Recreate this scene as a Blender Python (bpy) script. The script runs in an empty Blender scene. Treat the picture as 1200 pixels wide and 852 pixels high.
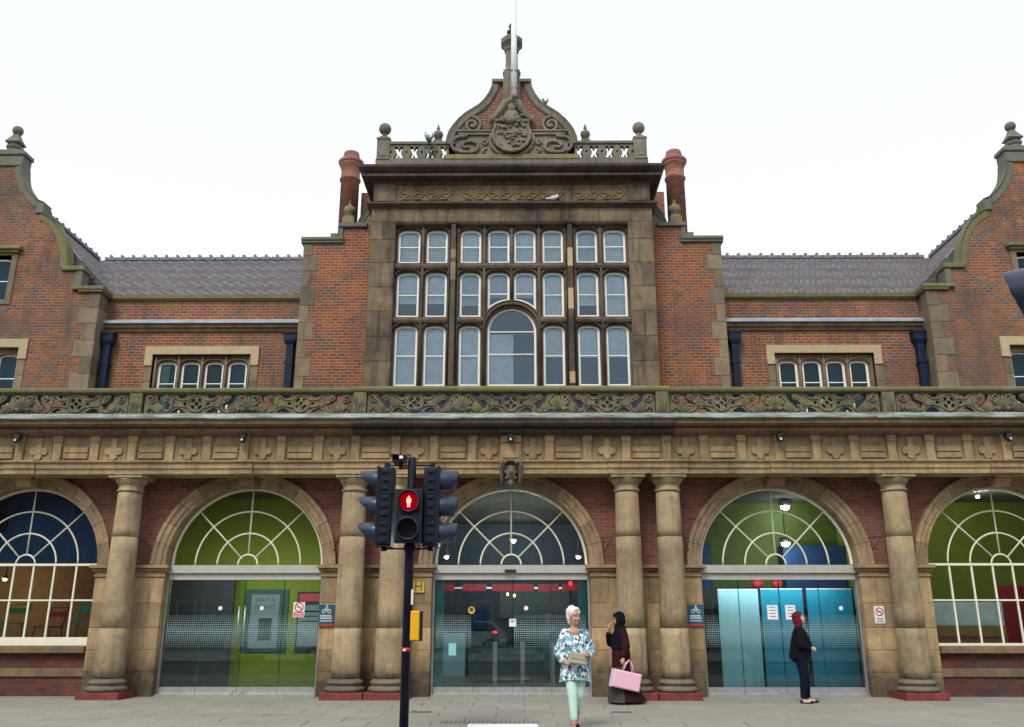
import bpy, bmesh, math, random
from mathutils import Vector, Matrix, noise
from mathutils.geometry import tessellate_polygon
R = math.radians
random.seed(7)
SC = bpy.context.scene
COL = SC.collection

# ------------------------------------------------------------------ camera
cam_d = bpy.data.cameras.new('camera')
cam = bpy.data.objects.new('camera', cam_d); COL.objects.link(cam)
cam_d.sensor_width = 36; cam_d.lens = 1027.23/1200*36
cam_d.clip_start = .05; cam_d.clip_end = 2000
cam.location = (.164, -18.11, 1.38)
cam.rotation_euler = (R(90)+.287437, 0, .008044)
SC.camera = cam
SC.render.resolution_x = 1024; SC.render.resolution_y = 727

# ------------------------------------------------------------------ world: pale overcast sky over a Nishita base
w = bpy.data.worlds.new('World'); SC.world = w; w.use_nodes = True
nt = w.node_tree; nt.nodes.clear()
wo = nt.nodes.new('ShaderNodeOutputWorld')
sky = nt.nodes.new('ShaderNodeTexSky'); sky.sky_type = 'NISHITA'; sky.sun_disc = False
sky.sun_elevation = R(48); sky.sun_rotation = R(200)
b1 = nt.nodes.new('ShaderNodeBackground'); b1.inputs[1].default_value = .05
nt.links.new(sky.outputs[0], b1.inputs[0])
b2 = nt.nodes.new('ShaderNodeBackground'); b2.inputs[0].default_value = (.955, .965, .955, 1); b2.inputs[1].default_value = .73
ad = nt.nodes.new('ShaderNodeAddShader')
nt.links.new(b1.outputs[0], ad.inputs[0]); nt.links.new(b2.outputs[0], ad.inputs[1]); nt.links.new(ad.outputs[0], wo.inputs[0])
sd = bpy.data.lights.new('sun', 'SUN'); sd.energy = 1.8; sd.angle = R(20); sd.color = (1, .96, .9)
so = bpy.data.objects.new('sun', sd); COL.objects.link(so)
so.rotation_euler = (R(42), 0, R(-20))
SC.view_settings.view_transform = 'Standard'; SC.view_settings.look = 'None'
SC.view_settings.exposure = 0.38; SC.view_settings.gamma = 1
SC.cycles.max_bounces = 8; SC.cycles.transparent_max_bounces = 16

# ------------------------------------------------------------------ materials
M = {}
class NT:
    def __init__(s, name):
        s.m = bpy.data.materials.new(name); s.m.use_nodes = True; s.t = s.m.node_tree; s.t.nodes.clear()
        s.out = s.n('ShaderNodeOutputMaterial'); M[name] = s.m
    def n(s, typ, **k):
        x = s.t.nodes.new(typ)
        for a, b in k.items(): setattr(x, a, b)
        return x
    def l(s, a, b): s.t.links.new(a, b)
    def val(s, sock, v):
        if hasattr(v, 'links'): s.l(v, sock)
        else: sock.default_value = v
    def math(s, op, a, b=0, c=0, clamp=False):
        x = s.n('ShaderNodeMath', operation=op); x.use_clamp = clamp
        s.val(x.inputs[0], a); s.val(x.inputs[1], b)
        if op in ('MULTIPLY_ADD', 'SMOOTH_MIN', 'WRAP'): s.val(x.inputs[2], c)
        return x.outputs[0]
    def mix(s, f, a, b, mode='MIX'):
        x = s.n('ShaderNodeMix', data_type='RGBA', blend_type=mode)
        s.val(x.inputs[0], f); s.val(x.inputs[6], c4(a) if isinstance(a, tuple) else a); s.val(x.inputs[7], c4(b) if isinstance(b, tuple) else b)
        return x.outputs[2]
    def pos(s, obj=False):
        if obj: return s.n('ShaderNodeTexCoord').outputs['Object']
        return s.n('ShaderNodeNewGeometry').outputs['Position']
    def scale(s, v, sc):
        x = s.n('ShaderNodeVectorMath', operation='MULTIPLY'); s.l(v, x.inputs[0]); x.inputs[1].default_value = sc; return x.outputs[0]
    def noise(s, v, sc, det=4, rough=.6, lac=2):
        x = s.n('ShaderNodeTexNoise'); s.l(v, x.inputs['Vector']); x.inputs['Scale'].default_value = sc
        x.inputs['Detail'].default_value = det; x.inputs['Roughness'].default_value = rough
        return x.outputs[0]
    def ramp(s, f, lo, hi):
        x = s.n('ShaderNodeMapRange'); x.clamp = True; s.l(f, x.inputs[0]); x.inputs[1].default_value = lo; x.inputs[2].default_value = hi
        return x.outputs[0]
    def bump(s, h, st, dist=.01):
        x = s.n('ShaderNodeBump'); x.inputs['Strength'].default_value = st; x.inputs['Distance'].default_value = dist; s.l(h, x.inputs['Height']); return x.outputs[0]
    def bsdf(s, col, rough=.8, metal=0, bump=None, **k):
        x = s.n('ShaderNodeBsdfPrincipled'); s.val(x.inputs['Base Color'], c4(col) if isinstance(col, tuple) else col)
        s.val(x.inputs['Roughness'], rough); x.inputs['Metallic'].default_value = metal
        for a, b in k.items(): s.val(x.inputs[a.replace('_', ' ')], b)
        if bump is not None: s.l(bump, x.inputs['Normal'])
        s.l(x.outputs[0], s.out.inputs[0]); return x
def c4(c): return (c[0], c[1], c[2], 1)

def m_plain(name, col, rough=.6, metal=0, var=.12, obj=False, **k):
    t = NT(name); p = t.pos(obj); n = t.noise(p, 6, 5)
    f = t.ramp(n, .3, .7)
    c = t.mix(f, tuple(v*(1-var) for v in col), tuple(min(1, v*(1+var)) for v in col))
    t.bsdf(c, rough, metal, bump=t.bump(t.noise(p, 60, 3), .12, .004), **k)

def m_stone(name, light, dark, moss=(.10, .12, .03), moss_amt=0., soot=.5, damp=0., rnd=.25, grain=1.):
    t = NT(name); p = t.pos()
    r = t.n('ShaderNodeObjectInfo').outputs['Random']
    n1 = t.noise(p, 1.3, 6, .65); n2 = t.noise(t.scale(p, (7, 7, .9)), 1, 5, .6); n3 = t.noise(p, 22, 6, .7); n4 = t.noise(p, 4.5, 5, .7)
    c = t.mix(t.ramp(n4, .3, .72), light, tuple(a*.62+b*.38 for a, b in zip(light, dark)))
    fr = t.math('MULTIPLY', t.math('SUBTRACT', r, .5), rnd)
    c = t.mix(t.math('ADD', .5, fr), t.mix(1., c, (.55, .55, .58), 'MULTIPLY'), t.mix(1., c, (1.5, 1.45, 1.38), 'MULTIPLY'))
    c = t.mix(t.math('MULTIPLY', t.ramp(n1, .42, .72), soot), c, dark)
    c = t.mix(t.math('MULTIPLY', t.ramp(n2, .5, .75), soot*.9), c, dark)
    n8 = t.noise(p, 2.1, 5, .7)
    c = t.mix(t.math('MULTIPLY', t.ramp(n8, .54, .74), .45), c, t.mix(1., light, (1.0, .72, .38), 'MULTIPLY'))
    if moss_amt > 0:
        nm = t.noise(p, 2.6, 6, .75)
        c = t.mix(t.math('MULTIPLY', t.ramp(nm, .62-moss_amt*.25, .74), .85), c, moss)
    if damp > 0:
        z = t.n('ShaderNodeSeparateXYZ'); t.l(p, z.inputs[0])
        low = t.ramp(t.math('ADD', z.outputs[2], t.math('MULTIPLY', t.math('SUBTRACT', n4, .5), 1.6)), damp, damp*.25)
        c = t.mix(t.math('MULTIPLY', low, .8), c, (.035, .03, .024))
    c = t.mix(t.ramp(n3, .35, .75), c, t.mix(1., c, (.72, .7, .66), 'MULTIPLY'))
    h = t.math('ADD', t.math('MULTIPLY', n3, .7), n4)
    t.bsdf(c, .92, bump=t.bump(h, .45*grain, .02))

def m_brick(name, cols, mortar, mort_w=.010, diaper=.0, soot=.4, bw=.225, bh=.075, period=1.46, patch=.3, orange=.35):
    t = NT(name); p = t.pos()
    s = t.n('ShaderNodeSeparateXYZ'); t.l(p, s.inputs[0])
    u = t.math('ADD', s.outputs[0], s.outputs[1]); v = s.outputs[2]
    cb = t.n('ShaderNodeCombineXYZ'); t.l(u, cb.inputs[0]); t.l(v, cb.inputs[1])
    def br(c1, c2, off):
        b = t.n('ShaderNodeTexBrick'); b.offset = .5; b.squash = 1
        vv = t.n('ShaderNodeVectorMath', operation='ADD'); t.l(cb.outputs[0], vv.inputs[0]); vv.inputs[1].default_value = (off*bw*7, off*bh*14, 0)
        t.l(vv.outputs[0], b.inputs['Vector']); b.inputs['Scale'].default_value = 1; b.inputs['Mortar Size'].default_value = mort_w
        b.inputs['Brick Width'].default_value = bw; b.inputs['Row Height'].default_value = bh; b.inputs['Bias'].default_value = 0
        b.inputs['Mortar Smooth'].default_value = .15
        b.inputs['Color1'].default_value = c4(c1); b.inputs['Color2'].default_value = c4(c2); b.inputs['Mortar'].default_value = c4(mortar)
        return b
    A = br(cols[0], cols[1], 0); B = br((0, 0, 0), (1, 1, 1), 1)
    n1 = t.noise(p, .9, 6, .7); n2 = t.noise(p, 3, 5, .7); n3 = t.noise(p, 30, 4); n5 = t.noise(t.scale(p, (1, 1, .6)), .55, 4, .6)
    c = A.outputs[0]
    tint = t.mix(t.ramp(B.outputs[0], 0, 1), (.74, .70, .70), (1.18, 1.12, 1.05))
    isb = t.math('SUBTRACT', 1, A.outputs[1])
    c = t.mix(isb, c, t.mix(1., c, tint, 'MULTIPLY'))
    c = t.mix(t.math('MULTIPLY', t.math('MULTIPLY', t.ramp(n5, .52, .68), orange), isb), c, (.42, .15, .05))
    if diaper > 0:
        uq = t.math('MULTIPLY', t.math('FLOOR', t.math('DIVIDE', u, bw/2)), bw/2)
        vq = t.math('MULTIPLY', t.math('FLOOR', t.math('DIVIDE', v, bh)), bh)
        def band(sg):
            a = t.math('ADD', t.math('MULTIPLY', vq, 1.12*sg), uq)
            a = t.math('ABSOLUTE', t.math('SUBTRACT', t.math('MODULO', t.math('ADD', a, 200*period+.4), period), period/2))
            return t.math('LESS_THAN', a, .085)
        d = t.math('MAXIMUM', band(1), band(-1))
        d = t.math('MULTIPLY', t.math('MULTIPLY', d, t.ramp(n2, .38, .56)), diaper)
        d = t.math('MULTIPLY', d, isb)
        c = t.mix(d, c, (.06, .065, .085))
    c = t.mix(t.math('MULTIPLY', t.ramp(n1, .45, .68), soot), c, (.06, .05, .042))
    c = t.mix(t.math('MULTIPLY', t.ramp(n2, .53, .74), patch), c, (.20, .165, .11))
    n6 = t.noise(t.scale(p, (3.2, 3.2, .35)), 1, 5, .65)
    c = t.mix(t.math('MULTIPLY', t.ramp(n6, .52, .74), soot*1.1, clamp=True), c, (.06, .05, .042))
    n9 = t.noise(t.scale(p, (1, 1, .55)), .42, 5, .62)
    c = t.mix(t.math('MULTIPLY', t.ramp(n9, .46, .60), patch*.55, clamp=True), c, t.mix(.45, t.mix(1., c, (.62, .62, .60), 'MULTIPLY'), (.15, .125, .085)))
    n7 = t.noise(t.scale(p, (1, 1, 1.4)), 1.9, 4, .6)
    c = t.mix(t.math('MULTIPLY', t.ramp(n7, .60, .78), patch*.7), c, (.13, .13, .055))
    c = t.mix(t.ramp(n3, .3, .7), c, t.mix(1., c, (.75, .75, .75), 'MULTIPLY'))
    h = t.math('SUBTRACT', t.math('MULTIPLY', n3, .3), A.outputs[1])
    t.bsdf(c, .9, bump=t.bump(h, .6, .012))

STL, STD = (.50, .37, .19), (.10, .075, .05)
m_stone('sandstone', (.46, .345, .19), (.085, .058, .032), soot=.6, rnd=.30, damp=0)
m_stone('pier_stone', (.52, .385, .21), (.09, .062, .036), soot=.6, rnd=.6, damp=.95, grain=1.3)
m_stone('arch_stone', (.39, .285, .165), (.07, .05, .034), soot=.55, rnd=.55)
m_stone('capital_stone', (.48, .38, .23), (.095, .07, .045), soot=.6, rnd=.3, damp=.75)
m_stone('sooty_stone', (.215, .17, .105), (.024, .019, .017), soot=.95, rnd=.6)
m_stone('tracery_stone', (.15, .115, .075), (.024, .019, .017), soot=.85, rnd=.15)
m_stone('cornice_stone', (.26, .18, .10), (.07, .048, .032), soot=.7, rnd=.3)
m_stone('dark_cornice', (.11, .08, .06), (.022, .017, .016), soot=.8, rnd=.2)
m_stone('mossy_stone', (.27, .25, .13), (.075, .07, .04), moss=(.15, .17, .03), moss_amt=.55, soot=.6, rnd=.5)
m_stone('coping_stone', (.22, .20, .12), (.05, .048, .03), moss=(.17, .20, .02), moss_amt=.9, soot=.5, rnd=.3)
m_stone('grey_stone', (.24, .22, .17), (.06, .06, .055), moss=(.12, .15, .05), moss_amt=.3, soot=.6, rnd=.3)
m_stone('gable_coping', (.18, .185, .155), (.07, .075, .07), moss=(.16, .19, .03), moss_amt=.35, soot=.5, rnd=.2)
m_stone('new_stone', (.52, .43, .26), (.34, .27, .16), soot=.25, rnd=.15)
m_stone('quoin_stone', (.27, .22, .145), (.065, .055, .04), moss=(.12, .14, .05), moss_amt=.3, soot=.5, rnd=.6)
m_stone('column_base', (.21, .19, .15), (.07, .06, .05), soot=.5, rnd=.2)
m_brick('wing_brick', ((.38, .088, .026), (.25, .055, .022)), (.33, .24, .14), diaper=.8, soot=.55, patch=.55, mort_w=.011, bw=.195)
m_brick('recess_brick', ((.36, .088, .030), (.23, .055, .026)), (.33, .24, .145), diaper=.7, soot=.6, patch=.65, mort_w=.011, bw=.195)
m_brick('gable_brick', ((.37, .105, .034), (.21, .058, .030)), (.27, .21, .13), diaper=.9, soot=.7, patch=1.0, mort_w=.011, bw=.195)
m_brick('spandrel_brick', ((.30, .085, .058), (.21, .062, .05)), (.22, .145, .11), mort_w=.009, soot=.35, patch=.3, orange=.3)
m_brick('dado_brick', ((.16, .04, .03), (.09, .025, .025)), (.07, .045, .04), mort_w=.006, soot=.5, patch=.1, orange=.3)
m_brick('crown_brick', ((.24, .07, .045), (.17, .05, .036)), (.24, .18, .14), mort_w=.012, soot=.1, patch=.1, orange=.1)
m_brick('chimney_brick', ((.34, .145, .11), (.28, .12, .09)), (.33, .15, .11), mort_w=.004, soot=.35, patch=.1, orange=.15)
m_brick('hotel_brick', ((.22, .06, .04), (.15, .045, .035)), (.16, .12, .10), soot=.4)
m_plain('red_paint', (.17, .028, .026), .65, var=.35)
m_plain('white_frame', (.82, .82, .76), .45, var=.06)
m_plain('cream_bar', (.78, .77, .60), .45, var=.05)
m_plain('steel', (.50, .49, .44), .45, .35, var=.08)
m_plain('brushed_steel', (.52, .53, .54), .35, .75)
m_plain('black_iron', (.02, .02, .022), .5)
m_plain('pipe_blue', (.010, .020, .045), .35, var=.3, Specular_IOR_Level=.15)
m_plain('signal_black', (.016, .020, .032), .38, var=.15, Specular_IOR_Level=.15)
m_plain('visor_black', (.03, .045, .08), .35, var=.1)
m_plain('pole_navy', (.012, .014, .030), .4, var=.2, Specular_IOR_Level=.15)
m_plain('yellow_plastic', (.80, .42, .005), .4, var=.04)
m_plain('pole_white', (.85, .87, .87), .35)
m_plain('copper_green', (.11, .20, .14), .7, var=.4)
m_plain('interior_floor', (.11, .11, .10), .35)
m_plain('road_white', (.78, .78, .76), .8)
m_plain('teal_glass', (.12, .34, .34), .25)
m_plain('bitumen', (.008, .009, .022), .6)
m_plain('terrace_felt', (.07, .07, .075), .9)
m_plain('olive_wall', (.11, .17, .03), .7)
m_plain('lime_wall', (.20, .26, .012), .7, var=.05)
m_plain('cobalt_wall', (.018, .085, .25), .7, var=.1)
m_plain('tan_wall', (.36, .20, .085), .8, var=.2)
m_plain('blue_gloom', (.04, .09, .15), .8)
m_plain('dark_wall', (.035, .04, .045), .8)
m_plain('teal_dark', (.01, .075, .085), .8)
m_plain('concourse_wall', (.10, .15, .19), .8)
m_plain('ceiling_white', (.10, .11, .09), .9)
m_plain('hoarding_teal', (.012, .30, .48), .5, var=.06)
m_plain('hoarding_pale', (.36, .68, .78), .5, var=.05)
m_plain('white_edge', (.75, .77, .77), .5)
m_plain('crimson', (.33, .012, .03), .5)
m_plain('counter_blue', (.72, .88, .95), .4)
m_plain('wood_tan', (.40, .25, .09), .6)
m_plain('sign_blue', (.018, .085, .14), .45, var=.05)
m_plain('sign_white', (.80, .80, .79), .5, var=.03)
m_plain('sign_red', (.55, .02, .03), .5, var=.05)
m_plain('sign_black', (.015, .015, .015), .5)
m_plain('sign_yellow', (.55, .40, .06), .5, var=.08)
m_plain('paper_teal', (.25, .60, .62), .6)
m_plain('banner_red', (.52, .015, .035), .5)
m_plain('pigeon_grey', (.09, .10, .13), .7, var=.4, obj=True)
m_plain('pigeon_white', (.6, .6, .62), .7, var=.2, obj=True)
m_plain('chair_green', (.03, .34, .12), .5)
m_plain('chair_red', (.30, .015, .012), .5)
m_plain('chair_teal', (.01, .38, .33), .5)
m_plain('leaf', (.09, .17, .02), .7, var=.5)
m_plain('ridge_clay', (.15, .165, .18), .75, var=.2)
m_plain('kerb_granite', (.28, .27, .25), .85)
m_plain('blind', (.72, .80, .80), .8, var=.12)
m_plain('curtain', (.35, .40, .36), .9)
m_plain('poster_teal', (.03, .09, .075), .6)
m_plain('poster_pale', (.20, .26, .26), .6)
# --- people
m_plain('skin', (.52, .27, .19), .55, var=.08, obj=True)
m_plain('skin_pale', (.62, .38, .30), .55, var=.06, obj=True)
m_plain('hair_white', (.74, .73, .70), .8, var=.12, obj=True)
m_plain('hair_red', (.13, .010, .022), .5, var=.4, obj=True, Specular_IOR_Level=.15)
m_plain('lips', (.40, .10, .09), .5, obj=True)
m_plain('eye_dark', (.03, .02, .02), .3, obj=True)
m_plain('mint_cloth', (.50, .72, .64), .85, var=.06, obj=True)
m_plain('navy_cloth', (.004, .005, .009), .85, var=.3, obj=True, Specular_IOR_Level=.15)
m_plain('legging_cloth', (.004, .007, .018), .8, var=.3, obj=True, Specular_IOR_Level=.15)
m_plain('black_cloth', (.004, .005, .008), .9, var=.3, obj=True, Specular_IOR_Level=.15)
m_plain('maroon_cloth', (.028, .007, .010), .85, var=.3, obj=True, Specular_IOR_Level=.15)
m_plain('taupe_cloth', (.050, .040, .042), .9, var=.25, obj=True)
m_plain('shoe_navy', (.006, .010, .07), .4, obj=True)
m_plain('shoe_black', (.01, .01, .012), .5, obj=True)
m_plain('blind_warm', (.70, .74, .70), .8, var=.12)
m_plain('blind_cool', (.50, .60, .66), .8, var=.15)
m_plain('clutch_beige', (.42, .38, .28), .6, obj=True)
t = NT('mossy_carving'); # carved balustrade: olive/grey with moss patches
p = t.pos(); n1 = t.noise(p, 1.7, 5, .7); n2 = t.noise(p, 7, 6, .75); n3 = t.noise(p, 30, 5)
c = t.mix(t.ramp(n2, .35, .68), (.26, .22, .135), (.075, .062, .045))
c = t.mix(t.math('MULTIPLY', t.ramp(n1, .52, .66), .8), c, (.19, .19, .055))
c = t.mix(t.math('MULTIPLY', t.ramp(t.noise(p, .8, 4, .6), .5, .62), .7), c, (.085, .07, .06))
c = t.mix(t.ramp(n3, .35, .75), c, t.mix(1., c, (.6, .6, .6), 'MULTIPLY'))
t.bsdf(c, .93, bump=t.bump(t.math('ADD', n2, n3), .6, .02))
t = NT('lead'); p = t.pos(); n = t.noise(t.scale(p, (1.2, 1, 9)), 1.6, 6, .7); n2 = t.noise(t.scale(p, (9, 3, 2)), 1, 4)
c = t.mix(t.ramp(n, .36, .62), (.13, .155, .12), (.42, .50, .50)); c = t.mix(t.ramp(n2, .55, .75), c, (.22, .27, .18))
t.bsdf(c, .55, bump=t.bump(n, .4, .02))
t = NT('roof_lead'); p = t.pos(); n = t.noise(t.scale(p, (2, 1, 6)), 2, 5)
t.bsdf(t.mix(t.ramp(n, .3, .7), (.22, .27, .34), (.40, .46, .52)), .5)
# slate roof: plain courses alternating with diagonal banded courses
def roof_mat(name, axis):
    t = NT(name); p = t.pos(); s = t.n('ShaderNodeSeparateXYZ'); t.l(p, s.inputs[0])
    u = s.outputs[axis]; v = s.outputs[2]
    rz = t.math('DIVIDE', v, .115); row = t.math('FLOOR', rz); fr = t.math('FRACT', rz)
    uo = t.math('ADD', u, t.math('MULTIPLY', t.math('MODULO', row, 2), .085))
    col = t.math('FRACT', t.math('DIVIDE', uo, .17)); ci = t.math('FLOOR', t.math('DIVIDE', uo, .17))
    wn = t.n('ShaderNodeTexWhiteNoise', noise_dimensions='2D'); cb = t.n('ShaderNodeCombineXYZ'); t.l(ci, cb.inputs[0]); t.l(row, cb.inputs[1]); t.l(cb.outputs[0], wn.inputs['Vector'])
    c = t.mix(wn.outputs['Value'], (.045, .042, .047), (.092, .086, .092))
    bandv = t.math('FRACT', t.math('DIVIDE', v, .56))
    inb = t.math('GREATER_THAN', bandv, .5)
    dg = t.math('FRACT', t.math('DIVIDE', t.math('ADD', t.math('ADD', u, t.math('MULTIPLY', t.math('FLOOR', t.math('DIVIDE', v, .07)), .07*1.6)), 100), .30))
    d = t.math('MULTIPLY', t.math('LESS_THAN', dg, .36), inb)
    nn = t.noise(p, 1.1, 3)
    c = t.mix(t.math('MULTIPLY', d, .9), c, t.mix(t.ramp(nn, .4, .6), (.19, .115, .095), (.19, .155, .14)))
    d2 = t.math('MULTIPLY', t.math('GREATER_THAN', dg, .8), inb); c = t.mix(t.math('MULTIPLY', d2, .8), c, (.03, .025, .04))
    edge = t.math('MAXIMUM', t.math('LESS_THAN', fr, .16), t.math('LESS_THAN', col, .07))
    c = t.mix(t.math('MULTIPLY', edge, .55), c, (.03, .027, .035))
    c = t.mix(t.math('MULTIPLY', t.ramp(t.noise(p, 1.7, 5), .5, .7), .4), c, (.11, .11, .12))
    t.bsdf(c, .75, bump=t.bump(t.math('SUBTRACT', t.math('MULTIPLY', wn.outputs['Value'], .4), t.math('ADD', edge, fr)), .8, .02))
roof_mat('slate_front', 0); roof_mat('slate_side', 1)
# paving
t = NT('paving'); p = t.pos(); r = t.n('ShaderNodeObjectInfo').outputs['Random']
n1 = t.noise(p, .7, 5, .6); n2 = t.noise(p, 9, 6, .7); n3 = t.noise(p, 60, 4)
c = t.mix(r, (.265, .252, .208), (.305, .29, .24)); c = t.mix(t.math('MULTIPLY', t.ramp(n1, .45, .7), .4), c, (.19, .195, .175))
c = t.mix(t.math('MULTIPLY', t.ramp(n2, .5, .8), .4), c, (.14, .135, .115)); c = t.mix(t.ramp(n3, .4, .8), c, t.mix(1., c, (.82, .82, .82), 'MULTIPLY'))
vo = t.n('ShaderNodeTexVoronoi'); t.l(p, vo.inputs[0]); vo.inputs['Scale'].default_value = 2.6
c = t.mix(t.math('MULTIPLY', t.math('LESS_THAN', vo.outputs[0], .055), .6), c, (.085, .08, .07))
t.bsdf(c, .85, bump=t.bump(n3, .2, .004))
t = NT('asphalt'); p = t.pos(); n = t.noise(p, 40, 4); n2 = t.noise(p, .6, 5)
c = t.mix(n, (.035, .035, .036), (.075, .074, .072)); c = t.mix(t.math('MULTIPLY', n2, .4), c, (.09, .088, .083)); t.bsdf(c, .9, bump=t.bump(n, .4, .006))
m_plain('joint', (.17, .16, .135), .95)
# glass: tinted see-through with a mirror coat that rises at grazing angles
def glass(name, tint, base=.06, rough=0.0, gcol=(.9, .97, 1)):
    t = NT(name); tr = t.n('ShaderNodeBsdfTransparent'); tr.inputs[0].default_value = c4(tint)
    gl = t.n('ShaderNodeBsdfGlossy'); gl.inputs['Roughness'].default_value = rough; gl.inputs[0].default_value = c4(gcol)
    fr = t.n('ShaderNodeFresnel'); fr.inputs[0].default_value = 1.5
    f = t.math('ADD', fr.outputs[0], base, clamp=True); mx = t.n('ShaderNodeMixShader')
    t.l(f, mx.inputs[0]); t.l(tr.outputs[0], mx.inputs[1]); t.l(gl.outputs[0], mx.inputs[2]); t.l(mx.outputs[0], t.out.inputs[0])
glass('shop_glass', (.84, .92, .90), .0)
glass('fan_glass', (.86, .92, .88), .0)
glass('upper_glass', (.92, .98, 1.0), .07, gcol=(.62, .78, .9))
glass('dark_glass', (.55, .75, .75), .0, gcol=(.5, .7, .75))
glass('edge_glass', (.40, .72, .70), .06)
def emit(name, col, st):
    t = NT(name); e = t.n('ShaderNodeEmission'); e.inputs[0].default_value = c4(col); e.inputs[1].default_value = st; t.l(e.outputs[0], t.out.inputs[0])
emit('lamp_glow', (.92, .96, 1), 30); emit('fill_soft', (.9, .97, 1), 5); emit('lamp_warm', (1, .75, .3), 3); emit('red_man', (1, .16, .10), 4); emit('red_lens', (.65, .0, .01), .38); emit('lamp_red', (1, .02, .03), 3)
m_plain('lens_off', (.010, .016, .018), .12)
t = NT('floral_cloth'); p = t.pos(True)
n = t.noise(p, 13, 3, .6); n2 = t.noise(p, 24, 3, .6); n3 = t.noise(t.scale(p, (1.3, 1.3, 1)), 8, 2)
c = t.mix(t.ramp(n, .50, .54), (.74, .80, .80), (.12, .30, .38)); c = t.mix(t.ramp(n2, .54, .57), c, (.015, .05, .13)); c = t.mix(t.ramp(n3, .60, .64), c, (.18, .50, .52))
t.bsdf(c, .85)
t = NT('pink_stripe'); p = t.pos(True); s = t.n('ShaderNodeSeparateXYZ'); t.l(p, s.inputs[0])
f = t.math('FRACT', t.math('MULTIPLY', t.math('ADD', s.outputs[0], 10), 26))
c = t.mix(t.math('GREATER_THAN', f, .55), (.80, .40, .52), (.80, .58, .66)); c = t.mix(t.math('LESS_THAN', f, .06), c, (.5, .15, .3)); t.bsdf(c, .5)

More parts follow.
